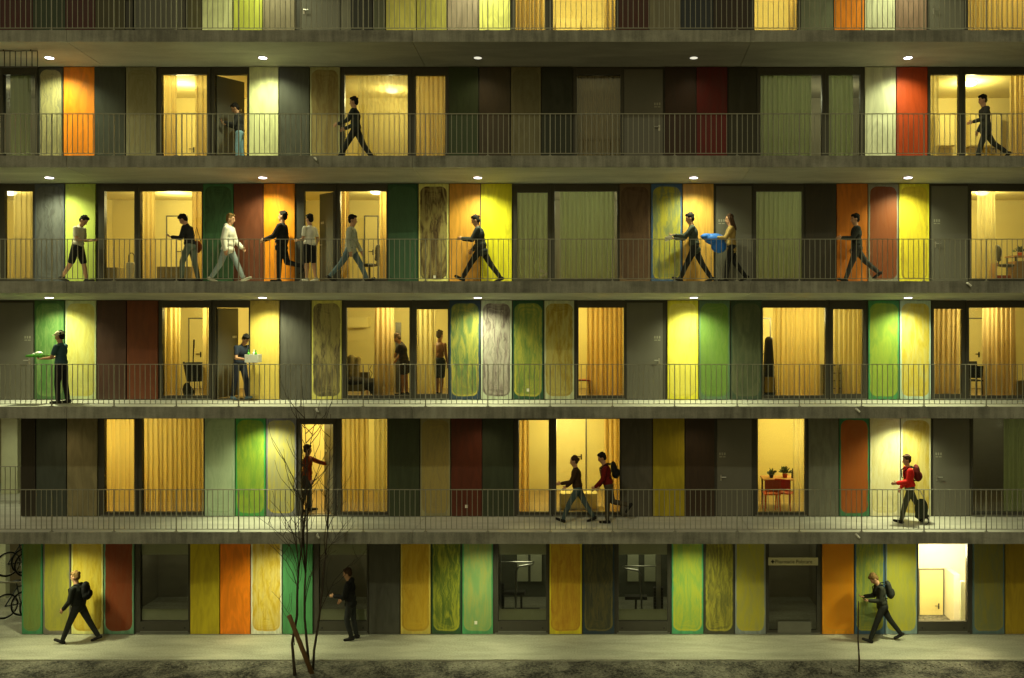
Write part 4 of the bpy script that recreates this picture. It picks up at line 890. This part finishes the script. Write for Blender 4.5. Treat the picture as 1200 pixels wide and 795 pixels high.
# ------------------------------------------------------------------ people
SKIN = simple('skin_tone', (176,132,100), .6, 0, .05, 8); SKIND = simple('skin_tone_dark', (150,104,72), .55, 0, .05, 8)
LIPS = simple('lips', (150,84,70), .5, 0, .04); EYE = simple('eye_dark', (30,24,20), .25, 0, .02)
HAIRM = {'black': fabric('black_hair', (26,22,18)), 'brown': fabric('brown_hair', (62,42,26)), 'blond': fabric('blond_hair', (112,86,48))}
FAB = {}
def fab(c):
    if c not in FAB: FAB[c] = fabric('cloth_weave', c)
    return FAB[c]
def person(px, y, k, face, label, H=1.74, lean=4, head=8, legs=((24,6),(-22,14)), arms=((18,28,6),(-16,14,6)), top=(40,40,40), sleeve='long', bottom=(40,42,48), short=False, shoes=(34,32,30),
           hair='short', hcol='black', skin=None, hem=.10, yaw=0., bare=False, hood=False, dress=False, zoff=0., hold=(False, False), twist=0., bulk=1.0):
    """side view walker: angles in degrees, positive = forwards; returns the hands and the back point"""
    s = H/1.74; a0 = math.pi*(0 if face > 0 else 1)+R(yaw)
    fw = Vector((math.cos(a0), math.sin(a0), 0)); lt = Vector((-fw.y, fw.x, 0)); up = Vector((0,0,1))
    P = lambda u, v, w: fw*(u*s) + lt*(v*s) + up*(w*s)
    dn = lambda a: Vector((math.sin(R(a)), 0, -math.cos(R(a))))
    J = {}; low = 9.
    for i, (h, kn) in enumerate(legs):
        sd = -1 if i else 1; hip = Vector((0, .092*sd, 0)); knee = hip+dn(h)*.43; ank = knee+dn(h-kn)*.42
        g = h-kn; fa = g*.75 if g < 0 else g*.8
        toe = ank+Vector((math.cos(R(fa))*.15, 0, math.sin(R(fa))*.15)) + Vector((math.sin(R(fa))*.04, 0, -math.cos(R(fa))*.045)); heel = ank - Vector((math.cos(R(fa))*.045, 0, math.sin(R(fa))*.045)) + Vector((math.sin(R(fa))*.05, 0, -math.cos(R(fa))*.05))
        J[i] = (hip, knee, ank, toe, heel); low = min(low, toe.z-.032, heel.z-.034)
    pz = -low
    la, ha = R(lean), R(lean+head)
    U = Vector((math.sin(la), 0, math.cos(la))); HU = Vector((math.sin(ha), 0, math.cos(ha)))
    Ff = Vector((U.z, 0, -U.x)); HF = Vector((HU.z, 0, -HU.x)); LV = Vector((0,1,0))
    pel = Vector((0,0,0)); chest = pel+U*.36; neck = pel+U*.535; hd = neck+U*.03+HU*.155
    base = Vector((X(px, y), y, FL[k]+zoff))
    Wd = lambda v: base + fw*(v.x*s) + lt*(v.y*s) + up*((v.z+pz)*s)
    Dd = lambda v: fw*v.x + lt*v.y + up*v.z
    TB = (Dd(Ff), Dd(LV), Dd(U)); HB = (Dd(HF), Dd(LV), Dd(HU))
    E = lambda mb, c, r, B: mb.ell(Wd(c), tuple(q*s for q in r), B)
    K = lambda mb, p, q, r1, r2: mb.cap(Wd(p), Wd(q), r1*s, r2*s)
    b = MB()
    # trunk
    E(b, pel+U*.02, (.115,.165,.13), TB); E(b, pel+U*.19, (.10,.142,.16), TB); E(b, chest, (.118,.165,.19), TB); E(b, pel+U*.47, (.085,.165,.07), TB)
    K(b, pel+U*.48, hd-HU*.06, .062, .056)
    # head with face
    E(b, hd+HU*.02, (.098,.077,.112), HB); E(b, hd-HU*.055+HF*.028, (.066,.058,.07), HB); E(b, hd-HU*.105+HF*.06, (.028,.03,.024), HB)
    K(b, hd+HF*.092+HU*.012, hd+HF*.112-HU*.03, .012, .017); E(b, hd+HF*.082+HU*.042, (.018,.055,.012), HB); E(b, hd+HF*.088-HU*.068, (.014,.026,.012), HB)
    for sd in (-1, 1): E(b, hd+LV*.078*sd-HU*.005-HF*.005, (.022,.012,.034), HB)
    hands = []; armj = []
    for i, (sa, el, ab) in enumerate(arms):
        sd = -1 if i else 1; sh = pel+U*.475+LV*.185*sd
        av = Vector((math.sin(R(sa)), math.sin(R(ab))*sd, -math.cos(R(sa)))).normalized(); eb = sh+av*.29
        fv = Vector((math.sin(R(sa+el)), -math.sin(R(ab))*sd*.8-(.12*sd if el > 50 else 0), -math.cos(R(sa+el)))).normalized(); wr = eb+fv*.255
        armj.append((sh, eb, wr)); K(b, sh, eb, .052, .041); K(b, eb, wr, .042, .027)
        holding = hold[i]
        spread = LV if holding else Vector((fv.z, 0, -fv.x))*-1; spread = (spread-fv*spread.dot(fv)).normalized(); curl = fv.cross(spread); 
        if holding:
            if curl.z < 0: curl = -curl
        elif curl.y*sd > 0: curl = -curl
        pc = wr+fv*.055; E(b, pc, (.05,.042,.018), (Dd(fv), Dd(spread), Dd(curl)))
        for j in range(4):
            o = (j-1.5)*.021; L = (.068,.078,.072,.056)[j]; p0 = wr+fv*.088+spread*o; c1 = R(22 if not holding else 34); p1 = p0+(fv*math.cos(c1)+curl*math.sin(c1))*L*.55; c2 = c1*2.3; p2 = p1+(fv*math.cos(c2)+curl*math.sin(c2))*L*.5
            K(b, wr+fv*.05+spread*o*.9, p0, .0105, .0105); K(b, p0, p1, .0105, .0098); K(b, p1, p2, .0098, .0085)
        t0 = wr+fv*.03+spread*.034*(1 if not holding else -sd); ts = (1 if not holding else -sd); t1 = t0+(fv*.6+spread*.6*ts+curl*.3).normalized()*.04; t2 = t1+(fv*.85+curl*.4).normalized()*.035
        K(b, t0, t1, .0135, .0115); K(b, t1, t2, .0115, .0095)
        hands.append(Wd(wr+fv*.085+curl*.022))
    for i in (0, 1):
        hip, knee, ank, toe, heel = J[i]
        K(b, hip-U*.0, knee, .088, .058); K(b, knee+(ank-knee)*.0, knee+(ank-knee)*.35, .056, .060); K(b, knee+(ank-knee)*.3, ank, .058, .038); K(b, heel, toe, .036, .030)
    eyes = [Wd(hd+HF*.088+LV*.031*q+HU*.022) for q in (-1, 1)]; mouth = Wd(hd+HF*.1-HU*.066); sk = skin or SKIN
    def paint(c):
        if min((c-e).length for e in eyes) < .0135*s: return 1
        if (c-mouth).length < .022*s: return 2
        return 0
    body = remesh(b, 'person', [sk, EYE, LIPS], .0105*s, None, 2, paint)
    tag(body, label, 'person', 'people on the galleries and pavement')
    e = .014*bulk
    if not bare:
        t = MB()
        E(t, pel+U*.19, (.10+e*1.6,.142+e*1.3,.17), TB); E(t, chest, (.118+e*1.3,.165+e,.195), TB); E(t, pel+U*.47, (.085+e,.165+e*.7,.075), TB); E(t, pel+U*(.09), (.118+e*1.5,.166+e,.12), TB)
        if hem > .1: E(t, pel+U*(.05-hem*.35), (.122+e*1.6,.170+e*1.1,.12), TB)
        K(t, pel+U*.5, neck+U*.0, .068, .066)
        for sh, eb, wr in armj:
            K(t, sh, eb if sleeve == 'long' else sh.lerp(eb, .62), .052+e, .045+e)
            if sleeve == 'long': K(t, eb, eb.lerp(wr, .94), .044+e, .034+e)
        if hood: E(t, neck-Ff*.06+U*.02, (.075,.10,.07), TB)
        remesh(t, 'jacket' if sleeve == 'long' else 'shirt', [fab(top)], .015*s, body, 3)
    else: hem = .0
    t = MB(); E(t, pel+U*.0, (.127,.176,.12), TB); E(t, pel+U*.06, (.118,.168,.09), TB)
    for i in (0, 1):
        hip, knee, ank, toe, heel = J[i]
        if short: K(t, hip, hip.lerp(knee, .88), .105, .088)
        elif dress: K(t, hip, hip.lerp(knee, .55), .115, .12)
        else: K(t, hip, knee, .101, .072); K(t, knee, knee.lerp(ank, .93), .072, .056)
    remesh(t, 'shorts' if short else ('dress_skirt' if dress else 'trousers'), [fab(bottom)], .015*s, body, 3)
    for i in (0, 1):
        hip, knee, ank, toe, heel = J[i]; t = MB(); dv = (toe-heel).normalized()
        K(t, heel, toe+dv*.03, .044, .034); K(t, heel+dv*.02, ank.lerp(knee, .03), .042, .042); E(t, heel.lerp(toe, .7), (.07,.042,.034), (Dd(dv), Dd(LV), Dd(dv.cross(LV))))
        remesh(t, 'shoe', [fab(shoes)], .012*s, body, 2)
    t = MB(); E(t, hd+HU*.042-HF*.018, (.101,.086,.105), HB); E(t, hd-HF*.05-HU*.0, (.065,.08,.085), HB); hm = HAIRM[hcol]; nm = 'hair'
    if hair == 'short': E(t, hd+HU*.105+HF*.03, (.07,.065,.04), HB)
    if hair == 'long':
        for q in (-1, 0, 1): K(t, hd-HF*.05+LV*.05*q+HU*.03, hd-HF*.10+LV*.055*q-HU*.28, .05, .035)
        for q in (-1, 1): K(t, hd+LV*.075*q+HU*.04, hd+LV*.085*q-HF*.02-HU*.24, .03, .022)
    if hair == 'bun': E(t, hd-HF*.11+HU*.02, (.045,.045,.045), HB)
    rh = random.Random(int(px*13))
    for _ in range(26):
        a, e_ = rh.uniform(-2.2, 2.2), rh.uniform(.15, 1.5); dv = (-HF*math.cos(a)*math.cos(e_)+LV*math.sin(a)*math.cos(e_)+HU*math.sin(e_))
        if dv.dot(HF) < .45: E(t, hd+HU*.045-HF*.018+Vector((dv.x*.098, dv.y*.084, dv.z*.102)), (.022,.016,.018), HB)
    hr = remesh(t, nm, [hm], .011*s, body, 1)
    if hair in ('cap', 'helmet'):
        t = MB(); E(t, hd+HU*.065-HF*.008, (.112,.096,.085), HB)
        if hair == 'cap': E(t, hd+HU*.055+HF*.115, (.065,.066,.012), HB)
        else: E(t, hd+HU*.08-HF*.03, (.125,.098,.075), HB)
        remesh(t, 'cap' if hair == 'cap' else 'helmet', [fab((196,190,150) if hair == 'cap' else (30,30,30))], .012*s, body, 2)
    back = Wd(chest-Ff*.2+U*.02); return dict(body=body, hands=hands, back=back, TB=TB, fw=fw, lt=lt, s=s, J=J, Wd=Wd, U=U, Ff=Ff, pel=pel, chest=chest, armj=armj)
def backpack(p, col, label):
    Wd, U, Ff = p['Wd'], p['U'], p['Ff']; TB = p['TB']; s = p['s']
    c = p['chest']-Ff*.215+U*.0
    t = MB(); t.ell(Wd(c+U*.02), (.085*s,.14*s,.22*s), TB).ell(Wd(c-U*.09-Ff*.02), (.10*s,.14*s,.13*s), TB).ell(Wd(c+U*.12), (.075*s,.125*s,.11*s), TB)
    o = remesh(t, 'backpack', [fab(col)], .016, None, 3); tag(o, label, 'backpack', 'backpacks on walkers')
    pk = MB(); pk.ell(Wd(c-U*.07-Ff*.09), (.045*s,.10*s,.10*s), TB); remesh(pk, 'pocket', [fab(col)], .014, o)
    for q in (-1, 1):
        pts = [Wd(c+U*.17+Ff*.06+Vector((0,.085*q,0))), Wd(p['chest']+U*.185+Vector((0,.10*q,0))), Wd(p['chest']+U*.10+Ff*.143+Vector((0,.11*q,0))), Wd(p['chest']-U*.1+Ff*.138+Vector((0,.12*q,0))), Wd(c-U*.16+Ff*.09+Vector((0,.125*q,0)))]
        MB().tube(pts, .014, 6).build('strap', fab((20,20,20)), o, True)
def phone(p, i, label):
    h = p['hands'][i]; fw, lt = p['fw'], p['lt']; n = (Vector((0,0,1))*.8-fw*.55).normalized(); a = lt.cross(n).normalized()
    c = h+n*.012+fw*.02
    o = MB().obox(c, a*.07, lt*.035, n*.004).build('phone', M['phone']); tag(o, label, 'phone', 'phones in hands')
    MB().obox(c+n*.0046, a*.064, lt*.031, n*.0005).build('screen', M['black'], o)
W1 = ((26,4),(-24,12)); W2 = ((30,2),(-26,10)); W3 = ((20,4),(-34,22)); ST = ((3,3),(-3,2))
BK = (32,32,34); NV = (34,40,58); JE = (66,82,98)
# fourth gallery
p = person(281, .02, 4, -1, 'person in black top and blue jeans looking down in the open doorway', 1.60, 4, 26, ((6,8),(-4,4)), ((18,88,6),(22,80,8)), (38,38,38), 'long', (116,150,166), hair='short', hold=(True, True), yaw=12); phone(p, 0, 'phone held by the person in the open doorway')
person(417, -.42, 4, -1, 'dark walker in long stride before the wide sheer curtain window', 1.72, 3, 4, W2, ((26,44,6),(14,50,6)), (44,50,48), 'long', (38,40,40))
person(1155, -.42, 4, -1, 'dark walker with light sleeves at the right end of the fourth gallery', 1.74, 4, 8, W3, ((22,52,8),(-10,40,8)), (58,58,54), 'long', (44,46,44), hem=.3)
# third gallery
p = person(91, -.45, 3, 1, 'young person in pale shirt and dark shorts looking at a phone', 1.70, 6, 32, ((14,4),(-16,16)), ((4,86,6),(10,74,8)), (190,184,160), 'short', (26,26,30), True, (60,58,54), hold=(True, True)); phone(p, 0, 'phone in the hand of the young person in shorts')
p = person(223, -.42, 3, -1, 'person in black sweater and grey trousers reading a phone in front of the lit window', 1.72, 9, 28, ((22,20),(-10,2)), ((14,84,6),(-6,24,8)), (30,30,30), 'long', (84,92,80), hold=(True, False)); phone(p, 0, 'phone in front of the lit room with low cabinets')
hb = p['hands'][1]
t = MB(); q = Vector((X(230,-.2), -.16, FL[3]+.93)); t.ell(q, (.13,.06,.17)); o = remesh(t, 'shoulder_bag', [fab((132,66,30))], .016); tag(o, 'brown shoulder bag behind the black sweater walker', 'bag'); MB().tube([q+Vector((.1,0,.12)), q+Vector((.0,-.02,.5)), q+Vector((-.1,0,.12))], .01, 6).build('strap', fab((70,38,20)), o)
person(267, -.42, 3, 1, 'walker in white padded jacket and pale blue jeans before the green panel', 1.74, 4, 6, ((26,2),(-20,14)), ((14,30,6),(-12,20,6)), (214,212,196), 'long', (128,140,140), hem=.26, hood=True, hcol='blond', shoes=(180,176,160), bulk=1.8)
person(330, -.42, 3, -1, 'walker in black jacket kicking one leg back before the orange panel', 1.76, -2, -2, ((4,2),(-14,62)), ((28,40,6),(-6,16,6)), (28,28,30), 'long', (26,27,30), hem=.32, bulk=1.6)
p = person(363, -1.0, 3, -1, 'person in white shirt and dark shorts standing at the open door', 1.62, 0, 4, ((2,2),(-6,6)), ((6,78,6),(-14,34,10)), (226,222,206), 'short', (28,28,28), True, (170,166,150), yaw=-25)
person(411, -.42, 3, 1, 'walker in pale grey jacket and blue jeans before the orange curtains', 1.75, 3, 4, ((30,6),(-30,12)), ((10,20,6),(-8,18,6)), (166,168,150), 'long', (82,98,104), hem=.22, bulk=1.4)
person(564, -.42, 3, -1, 'dark walker with grey scarf in long stride between tan and lemon panels', 1.76, 9, 10, ((34,4),(-30,6)), ((26,70,6),(0,40,6)), (50,54,52), 'long', (28,28,28), hem=.34, bulk=1.5)
p = person(814, -.42, 3, -1, 'dark walker holding white papers out in front of the tan yellow panel', 1.78, 8, 6, ((26,2),(-26,6)), ((44,50,6),(36,54,6)), (60,66,58), 'long', (28,28,28), hem=.3, hold=(True, True))
h = p['hands'][0]; t = MB(); t.obox(h+Vector((-.02,0,-.05)), (.13,0,.05), (0,.09,0), (-.005,0,.012)); t.obox(h+Vector((-.06,.02,-.1)), (.08,0,.03), (0,.08,0), (-.01,0,.05)); o = t.build('papers', M['white']); tag(o, 'white papers in the outstretched hands of the dark walker', 'papers')
p = person(857, -.42, 3, -1, 'long haired person in striped top and black tights carrying a blue bag', 1.70, 2, 8, ((14,8),(-16,22)), ((30,62,6),(26,66,6)), (140,116,66), 'long', (24,24,24), hair='long', hcol='brown', hold=(True, True), hem=.3)
h = (p['hands'][0]+p['hands'][1])/2; t = MB(); t.ell(h+Vector((.05,-.04,-.05)), (.27,.18,.15)).ell(h+Vector((.16,0,-.22)), (.20,.16,.18)).ell(h+Vector((-.16,-.04,.02)), (.16,.12,.08))
o = remesh(t, 'carrier_bag', [M['teal']], .022, None, 4); tag(o, 'bulging blue carrier bag held in both arms before the grey door', 'bag')
person(1004, -.42, 3, -1, 'dark blurred walker in long stride before the brown orange panel', 1.74, 2, 4, ((22,2),(-36,14)), ((30,62,6),(-20,50,8)), (46,48,44), 'long', (52,52,50), hem=.2, bulk=1.2)
# second gallery
p = person(72, -1.0, 2, -1, 'person in teal shirt and pale cap carrying a green tray', 1.74, 2, 8, ((6,8),(-5,4)), ((22,62,5),(24,60,5)), (58,82,88), 'short', (34,32,40), hair='cap', hold=(True, True))
h = (p['hands'][0]+p['hands'][1])/2; t = thing('serving_tray', 'green tray carried by the capped person', 'tray', h+Vector((-.1,0,.0)))
c = h+Vector((-.12,0,.035)); MB().box(c.x-.21,c.x+.2,c.y-.15,c.y+.15,c.z-.012,c.z+.0).box(c.x-.21,c.x-.19,c.y-.15,c.y+.15,c.z+.0005,c.z+.035).box(c.x+.18,c.x+.2,c.y-.15,c.y+.15,c.z+.0005,c.z+.035).box(c.x-.189,c.x+.179,c.y-.15,c.y-.135,c.z+.0005,c.z+.035).build('tray_body', M['green'], t)
t = MB(); t.ell(c+Vector((.03,0,.075)), (.09,.08,.05)).ell(c+Vector((-.06,.02,.05)), (.08,.07,.035)); tag(remesh(t, 'food_parcel', [M['card']], .014), 'white parcel lying on the green tray', 'parcel')
p = person(281, -.02, 2, 1, 'person in navy shirt bending over a white box in the open doorway', 1.70, 16, 24, ((18,10),(-10,4)), ((0,68,8),(14,70,10)), (40,46,60), 'short', (36,40,52), hold=(True, True), shoes=(96,120,140), yaw=-35)
h = (p['hands'][0]+p['hands'][1])/2+p['fw']*.1; t = thing('carton_box', 'open white box full of bottles in the doorway', 'box', h)
c = h+Vector((0,0,.06)); w = .17
for a in ((-w,-w+.012,-.13,.13),(w-.012,w,-.13,.13),(-w+.0125,w-.0125,-.13,-.118),(-w+.0125,w-.0125,.118,.13)): MB().box(c.x+a[0],c.x+a[1],c.y+a[2],c.y+a[3],c.z-.1,c.z+.1).build('side_panel', M['card'], t)
MB().box(c.x-w+.013,c.x+w-.013,c.y-.117,c.y+.117,c.z-.1,c.z-.088).build('bottom_panel', M['card'], t)
for i, (dx, dy, mt) in enumerate(((-.1,-.05,'green'),(.0,.04,'white'),(.08,-.04,'green'))):
    tag(MB().tube([(c.x+dx,c.y+dy,c.z-.087),(c.x+dx,c.y+dy,c.z+.13),(c.x+dx,c.y+dy,c.z+.16),(c.x+dx,c.y+dy,c.z+.22)], [.033,.033,.014,.014], 10).build('bottle', M[mt]), ['green bottle at the left end of the white box','pale bottle in the middle of the white box','green bottle at the right end of the white box'][i], 'bottle', 'bottles in the white box')
person(474, .85, 2, -1, 'person in dark dress bending forward inside the lit room', 1.66, 10, 32, ((4,2),(-2,2)), ((28,12,5),(20,14,5)), (40,30,26), 'short', (36,28,24), dress=True, hair='short', hcol='brown', skin=SKIND, hem=.2, shoes=(40,34,30), zoff=.023)
person(515, .8, 2, 1, 'shirtless person in dark shorts standing beside the pale curtain', 1.70, 0, 6, ((2,2),(-2,2)), ((4,12,6),(2,20,6)), bottom=(40,46,46), short=True, bare=True, skin=SKIND, yaw=60, zoff=.023)
# first gallery
p = person(360, .45, 1, 1, 'person in rust red shirt reaching towards the open door', 1.70, 0, 4, ((4,2),(-6,8)), ((66,10,4),(8,16,6)), (136,52,22), 'long', (66,70,70), hair='short', hcol='brown', zoff=.023)
person(677, -.70, 1, -1, 'person in brown jacket and jeans striding before the lit window', 1.68, 6, 6, ((30,8),(-26,6)), ((24,56,6),(10,40,6)), (62,42,24), 'long', (70,84,86), hcol='brown', hair='bun')
p = person(713, -.70, 1, -1, 'person in dark red jacket with black backpack and raised rear leg', 1.72, 10, 12, ((4,4),(-14,64)), ((14,30,6),(4,26,6)), (104,22,16), 'long', (74,66,52)); backpack(p, (26,24,24), 'black backpack on the person in the dark red jacket')
p = person(1066, -.72, 1, -1, 'person in bright red jacket with grey backpack walking nearest the cream panel', 1.68, 5, 4, ((20,6),(-26,10)), ((16,64,6),(-6,40,6)), (196,34,26), 'long', (72,74,58), hair='short', hcol='brown', bulk=1.5); backpack(p, (88,30,26), 'reddish backpack on the bright red jacket')
x, y, z = X(1077, -.62), -.78, FL[1]
t = thing('wheeled_trolley', 'dark wheeled shopping trolley pulled behind the person in the bright red jacket', 'trolley', (x, y, z))
m_ = MB(); m_.ell((x, y, z+.36), (.17,.14,.26)); m_.box(x-.13, x+.13, y-.11, y+.11, z+.12, z+.5); remesh(m_, 'trolley_bag', [fab((44,50,40))], .02, t, 4)
for sy in (-.15, .15):
    w_ = MB().ring((x+.06, y+sy, z+.095), (0,1,0), .078, .016, 22).build('wheel', M['tyre'], t); MB().ring((x+.06, y+sy, z+.095), (0,1,0), .052, .011, 20).build('rim', M['metal'], w_)
MB().tube([(x+.12,y,z+.12),(x+.14,y,z+.5),(x-.02,y+.02,z+.80),(x-.12,y+.02,z+.84)], .012).build('handle', M['metal'], t, True)
curtain(1, 1176, 1232, 'grey', 'dim pale curtain behind the dark window at the right end of the first gallery')
def cabinet(k, px0, px1, py0, py1, label, y=3.05):
    x0, x1, z0, z1 = X(px0, y), X(px1, y), Z(py1, y), Z(py0, y); t = thing('wall_cabinet', label, 'cabinet', ((x0+x1)/2, y, z0))
    MB().box(x0, x1, y-.15, y+.235, z0, z1).build('cabinet_body', M['idoor'], t); n = max(1, round((x1-x0)/.5))
    for i in range(n): MB().box(x0+(x1-x0)*i/n+.008, x0+(x1-x0)*(i+1)/n-.008, y-.17, y-.1502, z0+.01, z1-.01).build('cabinet_door', M['room'], t)
cabinet(4, 1094, 1118, 137, 172, 'pale low cupboard behind the narrow window of the fourth gallery corner room'); cabinet(4, 1134, 1170, 137, 172, 'pale wide cupboard on the wall behind the last walker on the fourth gallery')
cabinet(5, 652, 680, 24, 50, 'pale cupboard behind the bundle in the top storey'); cabinet(5, 694, 712, 24, 50, 'narrow pale cupboard at the right of the wide lit top storey window'); cabinet(3, 445, 452, 268, 300, 'small pale cupboard beside the dark green panel of the third gallery'); cabinet(2, 408, 432, 372, 384, 'pale shelf box on the wall above the armchair')
y = 1.7; tag(MB().box(X(463.5,y), X(470,y), y-.02, y+.02, FL[2]+.03, Z(378,y)).build('tall_mirror', M['frame']), 'tall dark narrow panel standing behind the person in the dark dress', 'mirror')
# pavement
p = person(92, -.62, 0, -1, 'pale haired walker with black backpack before the yellow oval panel', 1.80, 5, 4, ((24,2),(-28,4)), ((10,30,6),(-14,20,6)), (34,36,30), 'long', (40,42,40), hcol='blond', hem=.2, bulk=1.3); backpack(p, (24,24,24), 'black backpack on the pale haired walker')
p = person(411, -.42, 0, -1, 'dark clothed walker in front of the dark ground floor window', 1.76, 4, 10, ((10,26),(-6,4)), ((16,76,6),(8,40,6)), (28,28,28), 'long', (44,46,46), hcol='brown', hem=.24, bulk=1.4, hood=True)
p = person(1034, -.55, 0, -1, 'bent headed walker with dark backpack looking at a phone', 1.78, 9, 38, ((24,4),(-30,8)), ((10,78,6),(14,74,6)), (44,46,36), 'long', (36,38,34), hcol='blond', hold=(True, True), hem=.2); backpack(p, (40,42,36), 'dark grey backpack on the walker looking at a phone'); phone(p, 0, 'phone held by the walker on the pavement')

# ------------------------------------------------------------------ camera, sky, street glow
cd_ = bpy.data.cameras.new('camera'); cam = bpy.data.objects.new('camera', cd_); C.objects.link(cam)
cam.location = (0, -D, CZ); cam.rotation_euler = (R(90), 0, 0)
cd_.sensor_width = 36; cd_.lens = 36*F/1200; cd_.shift_x = (600-700)/1200; cd_.shift_y = -(397.5-365)/1200
cd_.clip_end = 1000; SC.camera = cam
w = bpy.data.worlds.new('World'); SC.world = w; w.use_nodes = True
nt = w.node_tree; bgd = nt.nodes['Background']
sky = nt.nodes.new('ShaderNodeTexSky'); sky.sky_type = 'NISHITA'; sky.sun_disc = False
sky.sun_elevation = R(40); sky.sun_rotation = R(180+15)
mixc = nt.nodes.new('ShaderNodeMix'); mixc.data_type = 'RGBA'; mixc.blend_type = 'MULTIPLY'; mixc.inputs[0].default_value = 1.
nt.links.new(sky.outputs[0], mixc.inputs[6]); mixc.inputs[7].default_value = (1., .80, .34, 1)
nt.links.new(mixc.outputs[2], bgd.inputs[0]); bgd.inputs[1].default_value = .055
sl = bpy.data.lights.new('street_glow', 'SUN'); sl.energy = .42; sl.angle = R(1.5); sl.color = (1., 1., .68)  # added weak directional light, stands in for street and sky glow at night
so = bpy.data.objects.new('street_glow', sl); C.objects.link(so); so.location = (0, -20, 20); so.rotation_euler = (R(50), 0, R(-15))
vs = SC.view_settings; SC.display_settings.display_device = 'sRGB'
vs.view_transform = 'Standard'; vs.look = 'None'; vs.exposure = 0; vs.gamma = 1; vs.use_curve_mapping = False
cy = SC.cycles; SC.render.engine = 'CYCLES'
cy.use_denoising = True
try: cy.denoiser = 'OPENIMAGEDENOISE'
except Exception: pass
cy.max_bounces = 7; cy.diffuse_bounces = 3; cy.glossy_bounces = 3; cy.transparent_max_bounces = 12; cy.transmission_bounces = 4
cy.caustics_reflective = False; cy.caustics_refractive = False; cy.sample_clamp_indirect = 4.; cy.use_light_tree = True; cy.blur_glossy = 1.
